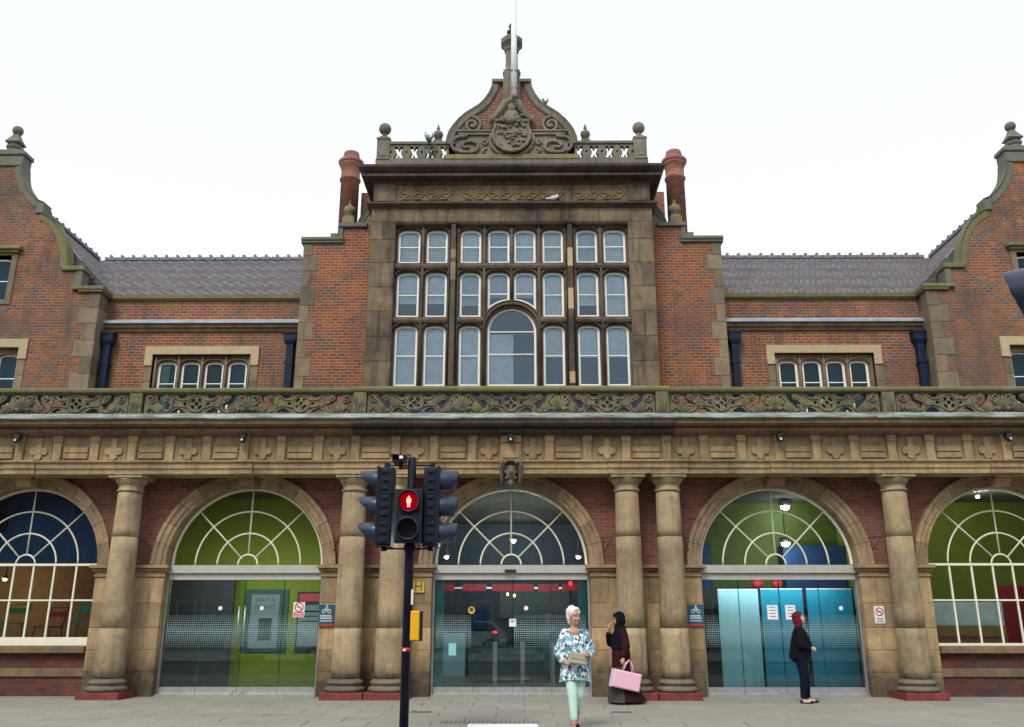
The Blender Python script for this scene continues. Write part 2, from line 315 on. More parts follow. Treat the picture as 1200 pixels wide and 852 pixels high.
# ------------------------------------------------------------------ mesh builder
class MB:
    def __init__(s): s.v = []; s.f = []; s.sm = []
    def add(s, vs, fs, smooth=False):
        o = len(s.v); s.v += [tuple(v) for v in vs]; s.f += [tuple(i+o for i in f) for f in fs]; s.sm += [smooth]*len(fs); return s
    def box(s, x0, x1, y0, y1, z0, z1):
        vs = [(x, y, z) for z in (z0, z1) for y in (y0, y1) for x in (x0, x1)]
        return s.add(vs, [(0, 2, 3, 1), (4, 5, 7, 6), (0, 1, 5, 4), (2, 6, 7, 3), (0, 4, 6, 2), (1, 3, 7, 5)])
    def cbox(s, x0, x1, y0, y1, z0, z1, c=.008):      # box whose front (-Y) edges are chamfered
        a = [(x0+c, y0, z0+c), (x1-c, y0, z0+c), (x1-c, y0, z1-c), (x0+c, y0, z1-c)]
        b = [(x0, y0+c, z0), (x1, y0+c, z0), (x1, y0+c, z1), (x0, y0+c, z1)]
        d = [(x0, y1, z0), (x1, y1, z0), (x1, y1, z1), (x0, y1, z1)]
        fs = [(0, 1, 2, 3)]
        for k in range(4):
            j = (k+1) % 4; fs += [(k+4, j+4, j, k), (k+8, j+8, j+4, k+4)]
        fs.append((11, 10, 9, 8)); return s.add(a+b+d, fs)
    def obox(s, c, ax, half):                           # oriented box; ax = three axis vectors
        c = Vector(c); X, Y, Z = [Vector(a).normalized()*h for a, h in zip(ax, half)]
        vs = [c+X*i+Y*j+Z*k for k in (-1, 1) for j in (-1, 1) for i in (-1, 1)]
        return s.add(vs, [(0, 2, 3, 1), (4, 5, 7, 6), (0, 1, 5, 4), (2, 6, 7, 3), (0, 4, 6, 2), (1, 3, 7, 5)])
    def plate(s, loops, y0, y1, back=True):             # loops of (x,z): outer first, then holes
        pts = [p for l in loops for p in l]
        tris = tessellate_polygon([[Vector((x, z, 0)) for x, z in l] for l in loops])
        n = len(pts); vs = [(x, y0, z) for x, z in pts]+[(x, y1, z) for x, z in pts]; fs = []
        for t3 in tris:
            a, b, c = [pts[i] for i in t3]
            ar = (b[0]-a[0])*(c[1]-a[1])-(c[0]-a[0])*(b[1]-a[1])
            t3 = tuple(t3) if ar > 0 else (t3[0], t3[2], t3[1])
            fs.append(t3)
            if back: fs.append((t3[0]+n, t3[2]+n, t3[1]+n))
        o = 0
        for li, l in enumerate(loops):
            k = len(l); ar = sum(l[i][0]*l[(i+1) % k][1]-l[(i+1) % k][0]*l[i][1] for i in range(k))
            ccw = ar > 0
            if li > 0: ccw = not ccw
            for i in range(k):
                a, b = o+i, o+(i+1) % k
                if li > 0: fs.append((b, a, a+n, b+n) if not ccw else (a, b, b+n, a+n)) if False else fs.append((a, a+n, b+n, b) if ccw else (b, b+n, a+n, a))
                else: fs.append((a, a+n, b+n, b) if ccw else (b, b+n, a+n, a))
            o += k
        return s.add(vs, fs)
    def prof(s, prof, x0, x1):                          # profile of (y,z) extruded along X, capped
        k = len(prof); vs = [(x0, y, z) for y, z in prof]+[(x1, y, z) for y, z in prof]
        fs = [(i, (i+1) % k, (i+1) % k+k, i+k) for i in range(k)]
        tr = tessellate_polygon([[Vector((y, z, 0)) for y, z in prof]])
        for a in tr: fs += [tuple(a), tuple(i+k for i in reversed(a))]
        return s.add(vs, fs)
    def lathe(s, prof, c=(0, 0, 0), n=24, smooth=True, sx=1, sy=1, rot=0):    # prof of (r,z)
        vs = []; fs = []
        for r, z in prof:
            for i in range(n):
                a = 2*math.pi*i/n+rot; vs.append((c[0]+r*sx*math.cos(a), c[1]+r*sy*math.sin(a), c[2]+z))
        for j in range(len(prof)-1):
            for i in range(n):
                k = (i+1) % n; fs.append((j*n+i, j*n+k, (j+1)*n+k, (j+1)*n+i))
        fs.append(tuple(reversed(range(n)))); fs.append(tuple(range((len(prof)-1)*n, len(prof)*n)))
        return s.add(vs, fs, smooth)
    def tube(s, pts, r, n=8, closed=False, smooth=True):
        pts = [Vector(p) for p in pts]; rs = r if isinstance(r, (list, tuple)) else [r]*len(pts)
        vs = []; fs = []; m = len(pts); up = None
        for i, p in enumerate(pts):
            if closed: d = pts[(i+1) % m]-pts[i-1]
            else: d = pts[min(i+1, m-1)]-pts[max(i-1, 0)]
            d.normalize()
            if up is None: up = Vector((0, 1, 0)) if abs(d.y) < .9 else Vector((1, 0, 0))
            sd_ = d.cross(up)
            if sd_.length < 1e-4: sd_ = d.cross(Vector((1, .1, 0)))
            sd_.normalize(); u2 = sd_.cross(d).normalized(); up = u2
            for k in range(n):
                a = 2*math.pi*k/n; vs.append(p+(sd_*math.cos(a)+u2*math.sin(a))*rs[i])
        for i in range(m if closed else m-1):
            for k in range(n):
                a, b = i*n+k, i*n+(k+1) % n; j = (i+1) % m; fs.append((a, b, j*n+(k+1) % n, j*n+k))
        if not closed: fs.append(tuple(reversed(range(n)))); fs.append(tuple(range((m-1)*n, m*n)))
        return s.add(vs, fs, smooth)
    def ell(s, c, r, n=12, m=8, rot=None):
        vs = []; fs = []
        for j in range(1, m):
            ph = math.pi*j/m
            for i in range(n):
                a = 2*math.pi*i/n; v = Vector((r[0]*math.sin(ph)*math.cos(a), r[1]*math.sin(ph)*math.sin(a), r[2]*math.cos(ph)))
                if rot: v = rot @ v
                vs.append(Vector(c)+v)
        t_ = Vector((0, 0, r[2])); b_ = -t_
        if rot: t_ = rot @ t_; b_ = rot @ b_
        vs += [Vector(c)+t_, Vector(c)+b_]; T = len(vs)-2
        for j in range(m-2):
            for i in range(n): k = (i+1) % n; fs.append((j*n+i, (j+1)*n+i, (j+1)*n+k, j*n+k))
        for i in range(n): k = (i+1) % n; fs.append((T, i, k)); fs.append((T+1, (m-2)*n+k, (m-2)*n+i))
        return s.add(vs, fs, True)
    def xf(s, mat): s.v = [tuple(mat @ Vector(v)) for v in s.v]; return s
    def mesh(s, name, mats):
        me = bpy.data.meshes.new(name); me.from_pydata(s.v, [], s.f)
        me.polygons.foreach_set('use_smooth', s.sm)
        for m in (mats if isinstance(mats, (list, tuple)) else [mats]): me.materials.append(M[m])
        me.validate(); me.update(); return me
def obj(name, mb, mat, parent=None, loc=None, rot=None, label=None, cat=None, group=None, kind=None):
    me = mb.mesh(name, mat) if isinstance(mb, MB) else mb
    o = bpy.data.objects.new(name, me); COL.objects.link(o); o.parent = parent
    if loc: o.location = loc
    if rot: o.rotation_euler = rot
    return tag(o, label, cat, group, kind)
def tag(o, label=None, cat=None, group=None, kind=None):
    if label: o['label'] = label
    if cat: o['category'] = cat
    if group: o['group'] = group
    if kind: o['kind'] = kind
    return o
def empty(name, loc=(0, 0, 0), rz=0, **k):
    o = bpy.data.objects.new(name, None); COL.objects.link(o); o.location = loc; o.rotation_euler = (0, 0, rz); o.empty_display_size = .2
    return tag(o, **k)
def copy_tree(o, parent=None):
    c = o.copy(); COL.objects.link(c)
    if parent is not None: c.parent = parent
    for ch in list(o.children): copy_tree(ch, c)
    return c
def arc(cx, cz, r, a0, a1, n, rz=None):
    rz = r if rz is None else rz
    return [(cx+r*math.cos(R(a0+(a1-a0)*i/n)), cz+rz*math.sin(R(a0+(a1-a0)*i/n))) for i in range(n+1)]
def inset(loop, d):
    k = len(loop); ar = sum(loop[i][0]*loop[(i+1) % k][1]-loop[(i+1) % k][0]*loop[i][1] for i in range(k)); sg = 1 if ar > 0 else -1
    out = []
    for i in range(k):
        p0, p1, p2 = [Vector(loop[j % k]) for j in (i-1, i, i+1)]
        e1 = (p1-p0).normalized(); e2 = (p2-p1).normalized()
        n1 = Vector((-e1.y, e1.x))*sg; n2 = Vector((-e2.y, e2.x))*sg; b = n1+n2
        if b.length < 1e-6: b = n1
        b.normalize(); out.append(tuple(p1+b*(d/max(.35, b.dot(n1)))))
    return out
def rect(x0, x1, z0, z1): return [(x0, z0), (x1, z0), (x1, z1), (x0, z1)]
def arched(x0, x1, z0, z1, rise, n=10):                # light with a flattened arched head
    cx, hw = (x0+x1)/2, (x1-x0)/2
    top = [(cx+hw*math.copysign(abs(math.cos(a))**.72, math.cos(a)), z1-rise+rise*math.sin(a)**.9) for a in [math.pi*i/n for i in range(n+1)]]
    return [(x0, z0), (x1, z0)]+top

# ------------------------------------------------------------------ ground
obj('road', MB().box(-500, 500, -500, -7.3, -.5, -.11), 'asphalt', kind='structure')
obj('earth', MB().box(-500, 500, -7.29, 500, -.6, -.13), 'asphalt', kind='structure')
pv = obj('pavement', MB().box(-60, 60, -7.15, 8, -.12, -.012), 'joint', kind='structure')
obj('far_pavement', MB().box(-60, 60, -33, -16.2, -.12, .0), 'paving', kind='structure')
sl = MB().cbox(-.444, .444, -.02, 0, -.308, .308, .006)      # slab laid flat by rotating its front face up
for i in range(len(sl.v)): x, y, z = sl.v[i]; sl.v[i] = (x, z, -y-.02+.0)
sl.f = [tuple(reversed(f)) for f in sl.f]
slm = sl.mesh('paving_slab', 'paving')
rowd = .62; cnt = 0
for j in range(11):
    y = -.33-j*rowd
    off = .45*(j % 2)
    for i in range(27):
        x = -11.9+i*.9+off
        o = obj('paving_slab', slm, None, pv, loc=(x, y, random.uniform(-.0025, .0015)), rot=(random.uniform(-.002, .002), random.uniform(-.002, .002), 0)); cnt += 1
for k in range(24):
    obj('kerb_stone', MB().cbox(-.455, .455, -7.29, -7.152, -.12, .0, .01), 'kerb_granite', pv, loc=(-10.6+k*.92, 0, 0))
obj('paving_edge', MB().box(-60, -12.4, -7.1, 0.5, -.012, 0).box(12.4, 60, -7.1, .5, -.012, 0).box(-12.4, 12.4, -.015, .6, -.012, -.001), 'paving', pv)
# painted patch and ribbed tactile strip near the crossing
obj('road_marking', MB().box(-.56, .42, -5.6, -4.76, .001, .006), 'road_white', kind='structure')
tb = MB()
for i in range(22): tb.box(-.98+i*.066, -.945+i*.066, -4.70, -4.38, .002, .009)
obj('tactile_ribs', tb, 'joint', pv, kind='stuff')
for x, y, lb in ((-1.42, -3.05, 'small black slotted drain in the paving beside the signal pole'), (1.80, -3.05, 'small black slotted drain in the paving in front of the veiled woman')):
    d = empty('drain_cover', (x, y, .002), label=lb, cat='drain', group='slotted drains in the paving')
    obj('frame', MB().box(-.17, .17, -.05, .05, 0, .006), 'joint', d)
    g = MB()
    for k in range(9): g.box(-.155+k*.036, -.13+k*.036, -.04, .04, .007, .010)
    obj('grate', g, 'sign_black', d)

# ------------------------------------------------------------------ the station building
ST = empty('station_building', (0, 0, 0), label='red brick and sandstone railway station with arcade of columns and a tall stone window bay', cat='station')
AC = [-9.985, -5.405, 0, 5.405, 9.985]               # arch centres
AR, SPR = 1.50, 2.50
XE = 14.6
# brick spandrels above the imposts
out = [(-XE, SPR)]
for c in AC: out += arc(c, SPR, 1.70, 180, 0, 28)
out += [(XE, SPR), (XE, 4.26), (-XE, 4.26)]
obj('spandrel_wall', MB().plate([out], .0, .42), 'spandrel_brick', ST)
# arches: ring core with separate voussoirs and a keystone
rp = [(1.58, .40), (1.58, .03), (1.60, -.02), (1.66, -.025), (1.68, -.055), (1.77, -.06), (1.80, -.095), (1.87, -.095), (1.88, .0), (1.88, .40)]
NV = 13; da = math.pi/NV
def vous(a0, a1, n=4):
    m = MB(); k = len(rp); vs = []
    for i in range(n+1):
        a = a0+(a1-a0)*i/n; vs += [(r*math.cos(a), y, r*math.sin(a)) for r, y in rp]
    fs = [(i*k+j, i*k+(j+1) % k, (i+1)*k+(j+1) % k, (i+1)*k+j) for i in range(n) for j in range(k)]
    fs += [tuple(reversed(range(k))), tuple(range(n*k, (n+1)*k))]
    return m.add(vs, fs)
vme = vous(-da/2+.0025, da/2-.0025).mesh('voussoir', 'arch_stone')
for ci, c in enumerate(AC):
    core = MB().plate([arc(c, SPR, 1.86, 0, 180, 40)+arc(c, SPR, 1.592, 180, 0, 40)], .035, .39)
    ar = obj('arch_surround', core, 'arch_stone', ST)
    for i in range(NV):
        if i == NV//2: continue
        obj('voussoir', vme, None, ar, loc=(c, 0, SPR), rot=(0, -(i+.5)*da, 0))
    if ci != 2:
        ks = MB().plate([[(c-.165, 4.06), (c+.165, 4.06), (c+.20, 4.25), (c-.20, 4.25)]], -.24, .38)
        ks.prof([(-.30, 4.16), (-.24, 4.06), (-.24, 4.25), (-.34, 4.25)], c-.15, c+.15)
        ks.tube([(c-.17, -.27, 4.19), (c+.17, -.27, 4.19)], .055, 10)
        obj('keystone', ks, 'arch_stone', ar)
    else:
        ks = MB().plate([[(-.16, 4.06), (.16, 4.06), (.20, 4.52), (-.20, 4.52)]], -.50, .38)
        obj('keystone', ks, 'sooty_stone', ar)
        fc = MB()
        for sx in (-1, 1):
            fc.tube([(sx*.17, -.55, 4.0), (sx*.185, -.60, 4.2), (sx*.20, -.66, 4.38), (sx*.19, -.70, 4.46), (sx*.13, -.72, 4.49), (sx*.09, -.74, 4.44)], [.03, .035, .04, .045, .04, .03], 8)
            fc.ell((sx*.085, -.60, 4.29), (.055, .05, .05)); fc.ell((sx*.05, -.66, 4.33), (.022, .02, .018)); fc.ell((sx*.07, -.6, 4.17), (.05, .05, .045))
            fc.tube([(0, -.6, 4.14), (sx*.06, -.58, 4.08), (sx*.10, -.55, 4.0)], [.02, .025, .012], 6)
        fc.ell((0, -.62, 4.27), (.10, .11, .15)); fc.ell((0, -.72, 4.26), (.035, .06, .05)); fc.ell((0, -.66, 4.36), (.10, .06, .04)); fc.ell((0, -.6, 4.08), (.05, .06, .09)); fc.box(-.16, .16, -.74, -.5, 4.485, 4.53)
        obj('carved_mask', fc, 'grey_stone', ar)
# piers of ashlar
ys = [0, .45, .86, 1.28, 1.75, 2.262]
def pier(x0, x1, splits):
    core = obj('pier', MB().box(x0+.012, x1-.012, .012, .43, -.1, 2.49), 'pier_stone', ST)
    for r in range(5):
        xs = [x0]+splits[r % 2]+[x1]
        for a, b in zip(xs, xs[1:]):
            dz = random.uniform(-.003, .002)
            obj('ashlar_block', MB().cbox(a+.003, b-.003, dz, .44, ys[r]+(.0 if r else -.1)+.003, ys[r+1]-.003, .009), 'pier_stone', core)
    im = MB().cbox(x0-.02, x1+.02, -.03, .46, 2.265, 2.305, .005).cbox(x0, x1, -.008, .44, 2.305, 2.375, .004).cbox(x0-.05, x1+.05, -.06, .47, 2.375, 2.43, .012).cbox(x0-.09, x1+.09, -.11, .49, 2.43, 2.498, .006)
    obj('impost', im, 'arch_stone', core)
for s in (-1, 1):
    def PR(a, b, sp): pier(*( (a, b, sp) if s > 0 else (-b, -a, [[-v for v in reversed(q)] for q in sp]) ))
    PR(1.592, 3.813, [[1.96, 2.74, 3.47], [2.33, 2.70, 3.15, 3.44]])
    PR(6.997, 8.393, [[7.28, 8.12], [7.69]])
    PR(11.577, XE, [[12.4, 13.3], [12.0, 12.9, 13.8]])
# columns
CX = [-12.27, -7.69, -3.15, -2.33, 2.33, 3.15, 7.69, 12.27]; CY = -.43
def shaft(z0, z1, r=0):
    P = []
    for i in range(7):
        z = z0+(z1-z0)*i/6; q = (z-.36)/3.55
        P.append((.277-.042*q**1.2+r, z))
    return P
SM = 'capital_stone'
SB = .95
m_base = MB().lathe([(.28, .13), (.355, .135), (.38, .165), (.375, .20), (.35, .222), (.318, .226), (.308, .245), (.318, .268), (.335, .272), (.347, .29), (.337, .315), (.315, .325), (.30, .345), (.279, .36)], n=32).mesh('base_moulding', 'column_base')
m_pl = MB().cbox(-.40, .40, -.40, .40, -.05, .13, .01).mesh('plinth', 'red_paint')
m_d = [MB().lathe([(.05, a)]+shaft(a+.004, b-.004)+[(.05, b)], n=32).mesh('shaft_drum', SM) for a, b in ((.36, 1.28), (1.28, 3.01), (3.01, 3.90))]
m_cap = MB().lathe([(.236, 3.90), (.257, 3.905), (.268, 3.925), (.257, 3.945), (.238, 3.955), (.24, 4.04), (.262, 4.05), (.268, 4.065), (.295, 4.10), (.318, 4.135), (.323, 4.155), (.28, 4.16)], n=32).cbox(-.335, .335, -.335, .335, 4.158, 4.215, .006).cbox(-.355, .355, -.355, .355, 4.215, 4.247, .006).mesh('capital', SM)
for cx in CX:
    core = obj('column', MB().lathe([(.215, .1), (.215, 4.2)], n=16), SM, ST, loc=(cx, CY, 0))
    obj('plinth', m_pl, None, core); obj('base_moulding', m_base, None, core); obj('capital', m_cap, None, core)
    rz = random.uniform(0, 6)
    for m in m_d: obj('shaft_drum', m, None, core, rot=(0, 0, random.uniform(0, 6)))
    for sx in (-1, 1):                                  # iron spike brackets either side
        g = MB().tube([(sx*.47, .40, 2.70), (sx*.47, .40, 3.02)], .008, 5).tube([(sx*.28, .10, 3.06), (sx*.46, .38, 2.72)], .009, 5).tube([(sx*.28, .10, 3.04), (sx*.47, .40, 3.02)], .006, 5)
        if abs(cx) > 4: obj('iron_bracket', g, 'black_iron', core)
        elif (abs(cx) > 3) == (sx*cx > 0) and not (abs(cx) < 3 and sx*cx > 0): obj('iron_bracket', g, 'black_iron', core)
# dado under the outer arched windows
for s in (-1, 1):
    c = s*9.985; x0, x1 = c-1.575, c+1.575
    da_ = obj('dado_wall', MB().box(x0, x1, .10, .42, -.1, .80), 'dado_brick', ST)
    obj('stone_band', MB().cbox(x0, x1, .06, .3, .36, .52, .01), 'cornice_stone', da_)
    obj('window_sill', MB().cbox(x0, x1, -.04, .42, .80, .93, .015), 'cornice_stone', da_)
# --- entablature
AY = -.64
ap = [(-.02, 4.25), (AY+.03, 4.25), (AY+.03, 4.345), (AY, 4.36), (AY, 4.455), (AY-.03, 4.47), (AY-.05, 4.485), (AY-.05, 4.515), (-.02, 4.515)]
ent = obj('architrave', MB().box(-XE, XE, AY+.06, -.0, 4.253, 4.5), 'sandstone', ST)
joints = [-14.6, -13.0, -11.5, -10.2, -9.6, -8.46, -6.93, -5.62, -5.2, -3.55, -1.95, -.2]
js = joints+[-v for v in reversed(joints)]
for a, b in zip(js, js[1:]):
    if b-a < .41 and abs(a+b) < .1: continue
    fwd = -.035 if (abs((a+b)/2) > 1.9 and abs((a+b)/2) < 3.6) or abs(b-a) < .7 else 0
    obj('architrave_stone', MB().prof([(y+(fwd if y < -.3 else 0)+random.uniform(-.002, .002)*(y < -.3), z) for y, z in ap], a+.003, b-.003), 'sandstone', ent)
fr = obj('frieze', MB().box(-XE, XE, -.56, -.02, 4.51, 5.04), 'sandstone', ST)
bl = [0, .78, 1.55, 2.33, 3.15, 3.90, 4.66, 5.41, 6.17, 6.93, 7.69, 8.46, 9.22, 9.99, 10.75, 11.5, 12.27, 13.0]
kinds = 'QBQBQBQBQBQBQBQBQ'
kinds = ['Q', 'B', 'Q', 'B', 'Q', 'B', 'Q', 'B', 'Q', 'B', 'Q', 'B', 'Q', 'B', 'Q', 'B', 'Q']
fb = MB().cbox(-.085, .085, -.622, -.555, 4.52, 5.03, .008).cbox(-.095, .095, -.645, -.555, 4.90, 5.032, .01).mesh('frieze_block', 'sandstone')
fbw = MB().cbox(-.21, .21, -.625, -.555, 4.52, 5.03, .008).cbox(-.17, .17, -.645, -.555, 4.56, 4.86, .01).cbox(-.21, .21, -.665, -.555, 4.88, 5.032, .01).mesh('frieze_block', 'sandstone')
circ = [(-.105, 0, .075), (.105, 0, .075), (0, -.10, .075), (0, .02, .085)]
ql = []
for i in range(64):
    a = 2*math.pi*i/64; dx, dz = math.cos(a), math.sin(a); best = 0
    for x, z, r in circ:
        b_ = x*dx+z*dz; q = b_*b_-(x*x+z*z-r*r)
        if q > 0: best = max(best, b_+math.sqrt(q))
    if dz > 0 and abs(dx) < .6 and dz > .5: best = max(best, min(.27/dz, abs(.06/dx) if abs(dx) > 1e-6 else 9))
    ql.append((dx*best, 4.72+dz*best))
for s in (-1, 1):
    for i, x in enumerate(bl):
        if i == 0:
            if s == 1: obj('frieze_block', fbw, None, fr)
            continue
        obj('frieze_block', fb, None, fr, loc=(s*x, 0, 0))
    for i in range(len(bl)-1):
        a, b = bl[i]+.10+(.11 if i == 0 else 0), bl[i+1]-.10; cx = s*(a+b)/2; hw = (b-a)/2-.035
        if kinds[i] == 'Q':
            m = MB().plate([ql], -.60, -.555, back=False); m.box(-hw, -hw+.02, -.575, -.555, 4.54, 5.03).box(hw-.02, hw, -.575, -.555, 4.54, 5.03)
            obj('quatrefoil_panel', m, 'sandstone', fr, loc=(cx, 0, 0))
        else:
            m = MB().cbox(-hw, hw, -.60, -.555, 4.565, 4.675, .01).cbox(-hw, hw, -.60, -.555, 4.69, 4.80, .01)
            obj('bar_panel', m, 'sandstone', fr, loc=(cx, 0, 0))
# cornice in lengths, with lead flashing on top
cp = [(-.02, 5.03), (-.655, 5.035), (-.70, 5.045), (-.765, 5.075), (-.80, 5.115), (-.805, 5.14), (-.77, 5.15), (-.77, 5.17), (-.93, 5.19), (-.96, 5.205), (-.965, 5.295), (-.99, 5.315), (-.99, 5.335), (-.02, 5.38)]
co = obj('cornice', MB().box(-XE, XE, -.60, -.02, 5.04, 5.33), 'cornice_stone', ST)
cj = [-14.6, -12.9, -10.4, -8.0, -5.5, -3.2, -1.6, .3, 2.0, 3.3, 5.6, 8.1, 10.3, 12.8, 14.6]
for a, b in zip(cj, cj[1:]):
    ce = abs((a+b)/2) < 3.2
    q = random.uniform(-.008, .008)
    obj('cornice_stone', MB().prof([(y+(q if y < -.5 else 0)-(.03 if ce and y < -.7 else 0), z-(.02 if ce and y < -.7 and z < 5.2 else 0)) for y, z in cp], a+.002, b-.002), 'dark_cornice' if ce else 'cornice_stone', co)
fl = [-14.6, -12.2, -9.3, -6.2, -3.2, -1.0, 1.2, 3.1, 5.2, 7.3, 9.9, 12.3, 14.6]
for a, b in zip(fl, fl[1:]):
    m = MB(); n = 14; vs = []
    for i in range(n+1):
        x = a+(b-a)*i/n; w1 = noise.noise(Vector((x*1.3, a, 0)))*.016; w2 = noise.noise(Vector((x*2.9, a, 4)))*.012
        vs += [(x, -1.0+w2, 5.29+w1), (x, -1.035+w2, 5.31+w1), (x, -1.035+w2, 5.385+w1*.6), (x, -.90, 5.425), (x, -.45, 5.445), (x, -.45, 5.38), (x, -.97, 5.34)]
    fs = [(i*7+j, i*7+(j+1) % 7, (i+1)*7+(j+1) % 7, (i+1)*7+j) for i in range(n) for j in range(7)]
    obj('lead_flashing', m.add(vs, fs), 'lead', co)
obj('terrace_roof', MB().box(-XE, XE, -.44, 8, 5.3, 5.40).box(-XE, XE, .0, .42, 4.24, 5.32), 'terrace_felt', ST)

# --- balustrade of pierced, scrolled panels
ba = obj('balustrade', MB().box(-XE, XE, -.72, -.48, 5.42, 5.465), 'mossy_carving', ST)
def spiral(cx, cz, r0, turns, sgn, a0, y=-.70, n=26, r1=.02):
    return [(cx+(r0+(r1-r0)*i/n)*math.cos(a0+sgn*turns*2*math.pi*i/n), y-.012*(i/n), cz+(r0+(r1-r0)*i/n)*math.sin(a0+sgn*turns*2*math.pi*i/n)) for i in range(n+1)]
def panel(w):
    hw = w/2; z0, z1 = 5.462, 5.905; cz = 5.685; k = w/2.0
    def hp(pts, mx=1): return [(mx*x*k, cz+z) for x, z in pts]
    holes = [arc(0, cz, .042, 0, 337.5, 15)]
    for q in range(4):
        a = R(45+90*q); ox, oz = .098*math.cos(a), .098*math.sin(a)
        holes.append([(ox+.056*math.cos(p_)*math.cos(a+1.57)-.033*math.sin(p_)*math.sin(a+1.57), cz+oz+.056*math.cos(p_)*math.sin(a+1.57)+.033*math.sin(p_)*math.cos(a+1.57)) for p_ in [2*math.pi*i/10 for i in range(10)]])
    for mx in (-1, 1):
        holes.append(arc(mx*.222*k, cz, .034, 0, 330, 11))
        holes.append(hp([(.20, .185), (.36, .185), (.345, .13), (.29, .10), (.225, .13)], mx))
        holes.append(hp([(.20, -.19), (.235, -.14), (.33, -.085), (.40, -.11), (.45, -.15), (.47, -.19)], mx))
        holes.append(hp([(.49, .0), (.53, -.12), (.61, -.10), (.66, -.03), (.72, .03), (.76, .10), (.77, .19), (.66, .19), (.655, .10), (.58, .03)], mx))
    m = MB().plate([rect(-hw+.002, hw-.002, z0, z1)]+holes, -.68, -.54)
    m.tube([(x, -.685, z) for x, z in arc(0, cz, .175, 0, 348, 28)], .022, 6, closed=True)
    for mx in (-1, 1):                                  # S scrolls, straps and volutes in relief
        m.tube([(mx*x*k, -.685, cz+z) for x, z in [(.16, .09), (.25, .07), (.33, .085), (.42, .17), (.50, .20), (.57, .185)]], .02, 6)
        m.tube([(mx*x*k, -.685, cz+z) for x, z in [(.16, -.09), (.24, -.06), (.33, -.045), (.42, -.05), (.47, -.09), (.52, -.15), (.60, -.19), (.68, -.185)]], .02, 6)
        m.tube([(mx*x*k, -.685, cz+z) for x, z in [(.42, .17), (.45, .08), (.46, 0), (.45, -.08)]], .02, 6)
        m.tube([(mx*a_[0], a_[1], a_[2]) for a_ in spiral(.585*k, cz+.115, .075, 1.4, -1, R(110), -.69)], .02, 6)
        m.tube([(mx*a_[0], a_[1], a_[2]) for a_ in spiral(.69*k, cz-.115, .075, 1.5, 1, R(-90), -.69)], .022, 6)
        m.ell((mx*.585*k, -.69, cz+.115), (.03, .035, .03), 8, 6); m.ell((mx*.69*k, -.70, cz-.115), (.032, .035, .032), 8, 6)
        m.tube([(mx*a_[0], a_[1], a_[2]) for a_ in spiral(.87*k, cz+.10, .085, 1.3, 1, R(200), -.69)], .022, 6)
        m.tube([(mx*.80*k, -.69, cz-.17), (mx*.88*k, -.70, cz-.08), (mx*.93*k, -.70, cz-.16)], .024, 6)
    return m.mesh('pierced_panel', 'mossy_carving')
PB, PO = panel(1.94), panel(2.14)
for x in (-1.965, 0, 1.965): obj('pierced_panel', PB, None, ba, loc=(x, -.04, 0))
for s in (-1, 1):
    for x in (4.30, 6.45, 8.93, 11.08): obj('pierced_panel', PO, None, ba, loc=(s*x, 0, 0))
    for x, fw in ((.983, -.04), (5.375, 0), (10.005, 0)):                # carved shells between roundels
        m = MB()
        for i in range(7):
            a = R(25+130*i/6); m.tube([(s*x, -.70+fw, 5.53), (s*x+.13*math.cos(a), -.715+fw, 5.60+.10*math.sin(a)), (s*x+.20*math.cos(a), -.70+fw, 5.60+.22*math.sin(a))], [.02, .026, .03], 6)
        for q in (-1, 1): m.ell((s*x+q*.10, -.70+fw, 5.56), (.06, .04, .05), 8, 6)
        obj('carved_shell', m, 'mossy_carving', ba)
    for x, fw in ((3.08, -.05), (7.69, 0), (12.27, 0)):
        m = MB().cbox(s*x-.13, s*x+.13, -.745+fw, -.5, 5.462, 5.905, .008).cbox(s*x-.085, s*x+.085, -.765+fw, -.7, 5.50, 5.87, .012)
        for q in (-.05, 0, .05): m.tube([(s*x+q, -.768+fw, 5.53), (s*x+q, -.768+fw, 5.85)], .012, 6)
        obj('pedestal', m, 'mossy_carving', ba)
cc = [-14.6, -12.27, -10.2, -7.69, -5.4, -3.24, -1.1, .9, 3.24, 5.2, 7.69, 10.0, 12.27, 14.6]
for a, b in zip(cc, cc[1:]):
    ce = abs((a+b)/2) < 3.2; f = -.05 if ce else 0; u = .022 if ce else 0
    P = [(-.47, 5.905), (-.74+f, 5.905), (-.765+f, 5.925), (-.775+f, 5.97), (-.75+f, 6.0+u), (-.48, 6.01+u)]
    obj('coping_stone', MB().prof(P, a+.002, b-.002), 'coping_stone', ba)

# ------------------------------------------------------------------ windows helper
def window(loop, y, parent, glass_m, bar_z=(), fw=.052, blind=None, name='window', fmat='white_frame', depth=.06, bar_w=.022):
    ins = inset(loop, fw)
    f = obj(name, MB().plate([loop, ins], y, y+depth), fmat, parent)
    obj('pane', MB().plate([inset(loop, fw*.9)], y+.03, y+.036, back=False), glass_m, f)
    xs = [p[0] for p in ins]
    for z in bar_z: obj('glazing_bar', MB().box(min(xs), max(xs), y+.005, y+.028, z-bar_w/2, z+bar_w/2), fmat, f)
    if blind:
        zs = [p[1] for p in ins]; zb = min(zs)+(max(zs)-min(zs))*blind[0]; m = MB(); z = max(zs)
        while z > zb: m.add([(min(xs), y+.11, z), (max(xs), y+.11, z), (max(xs), y+.095, z-.052), (min(xs), y+.095, z-.052)], [(0, 3, 2, 1)]); z -= .05
        obj('blind', m, blind[1], f)
    return f

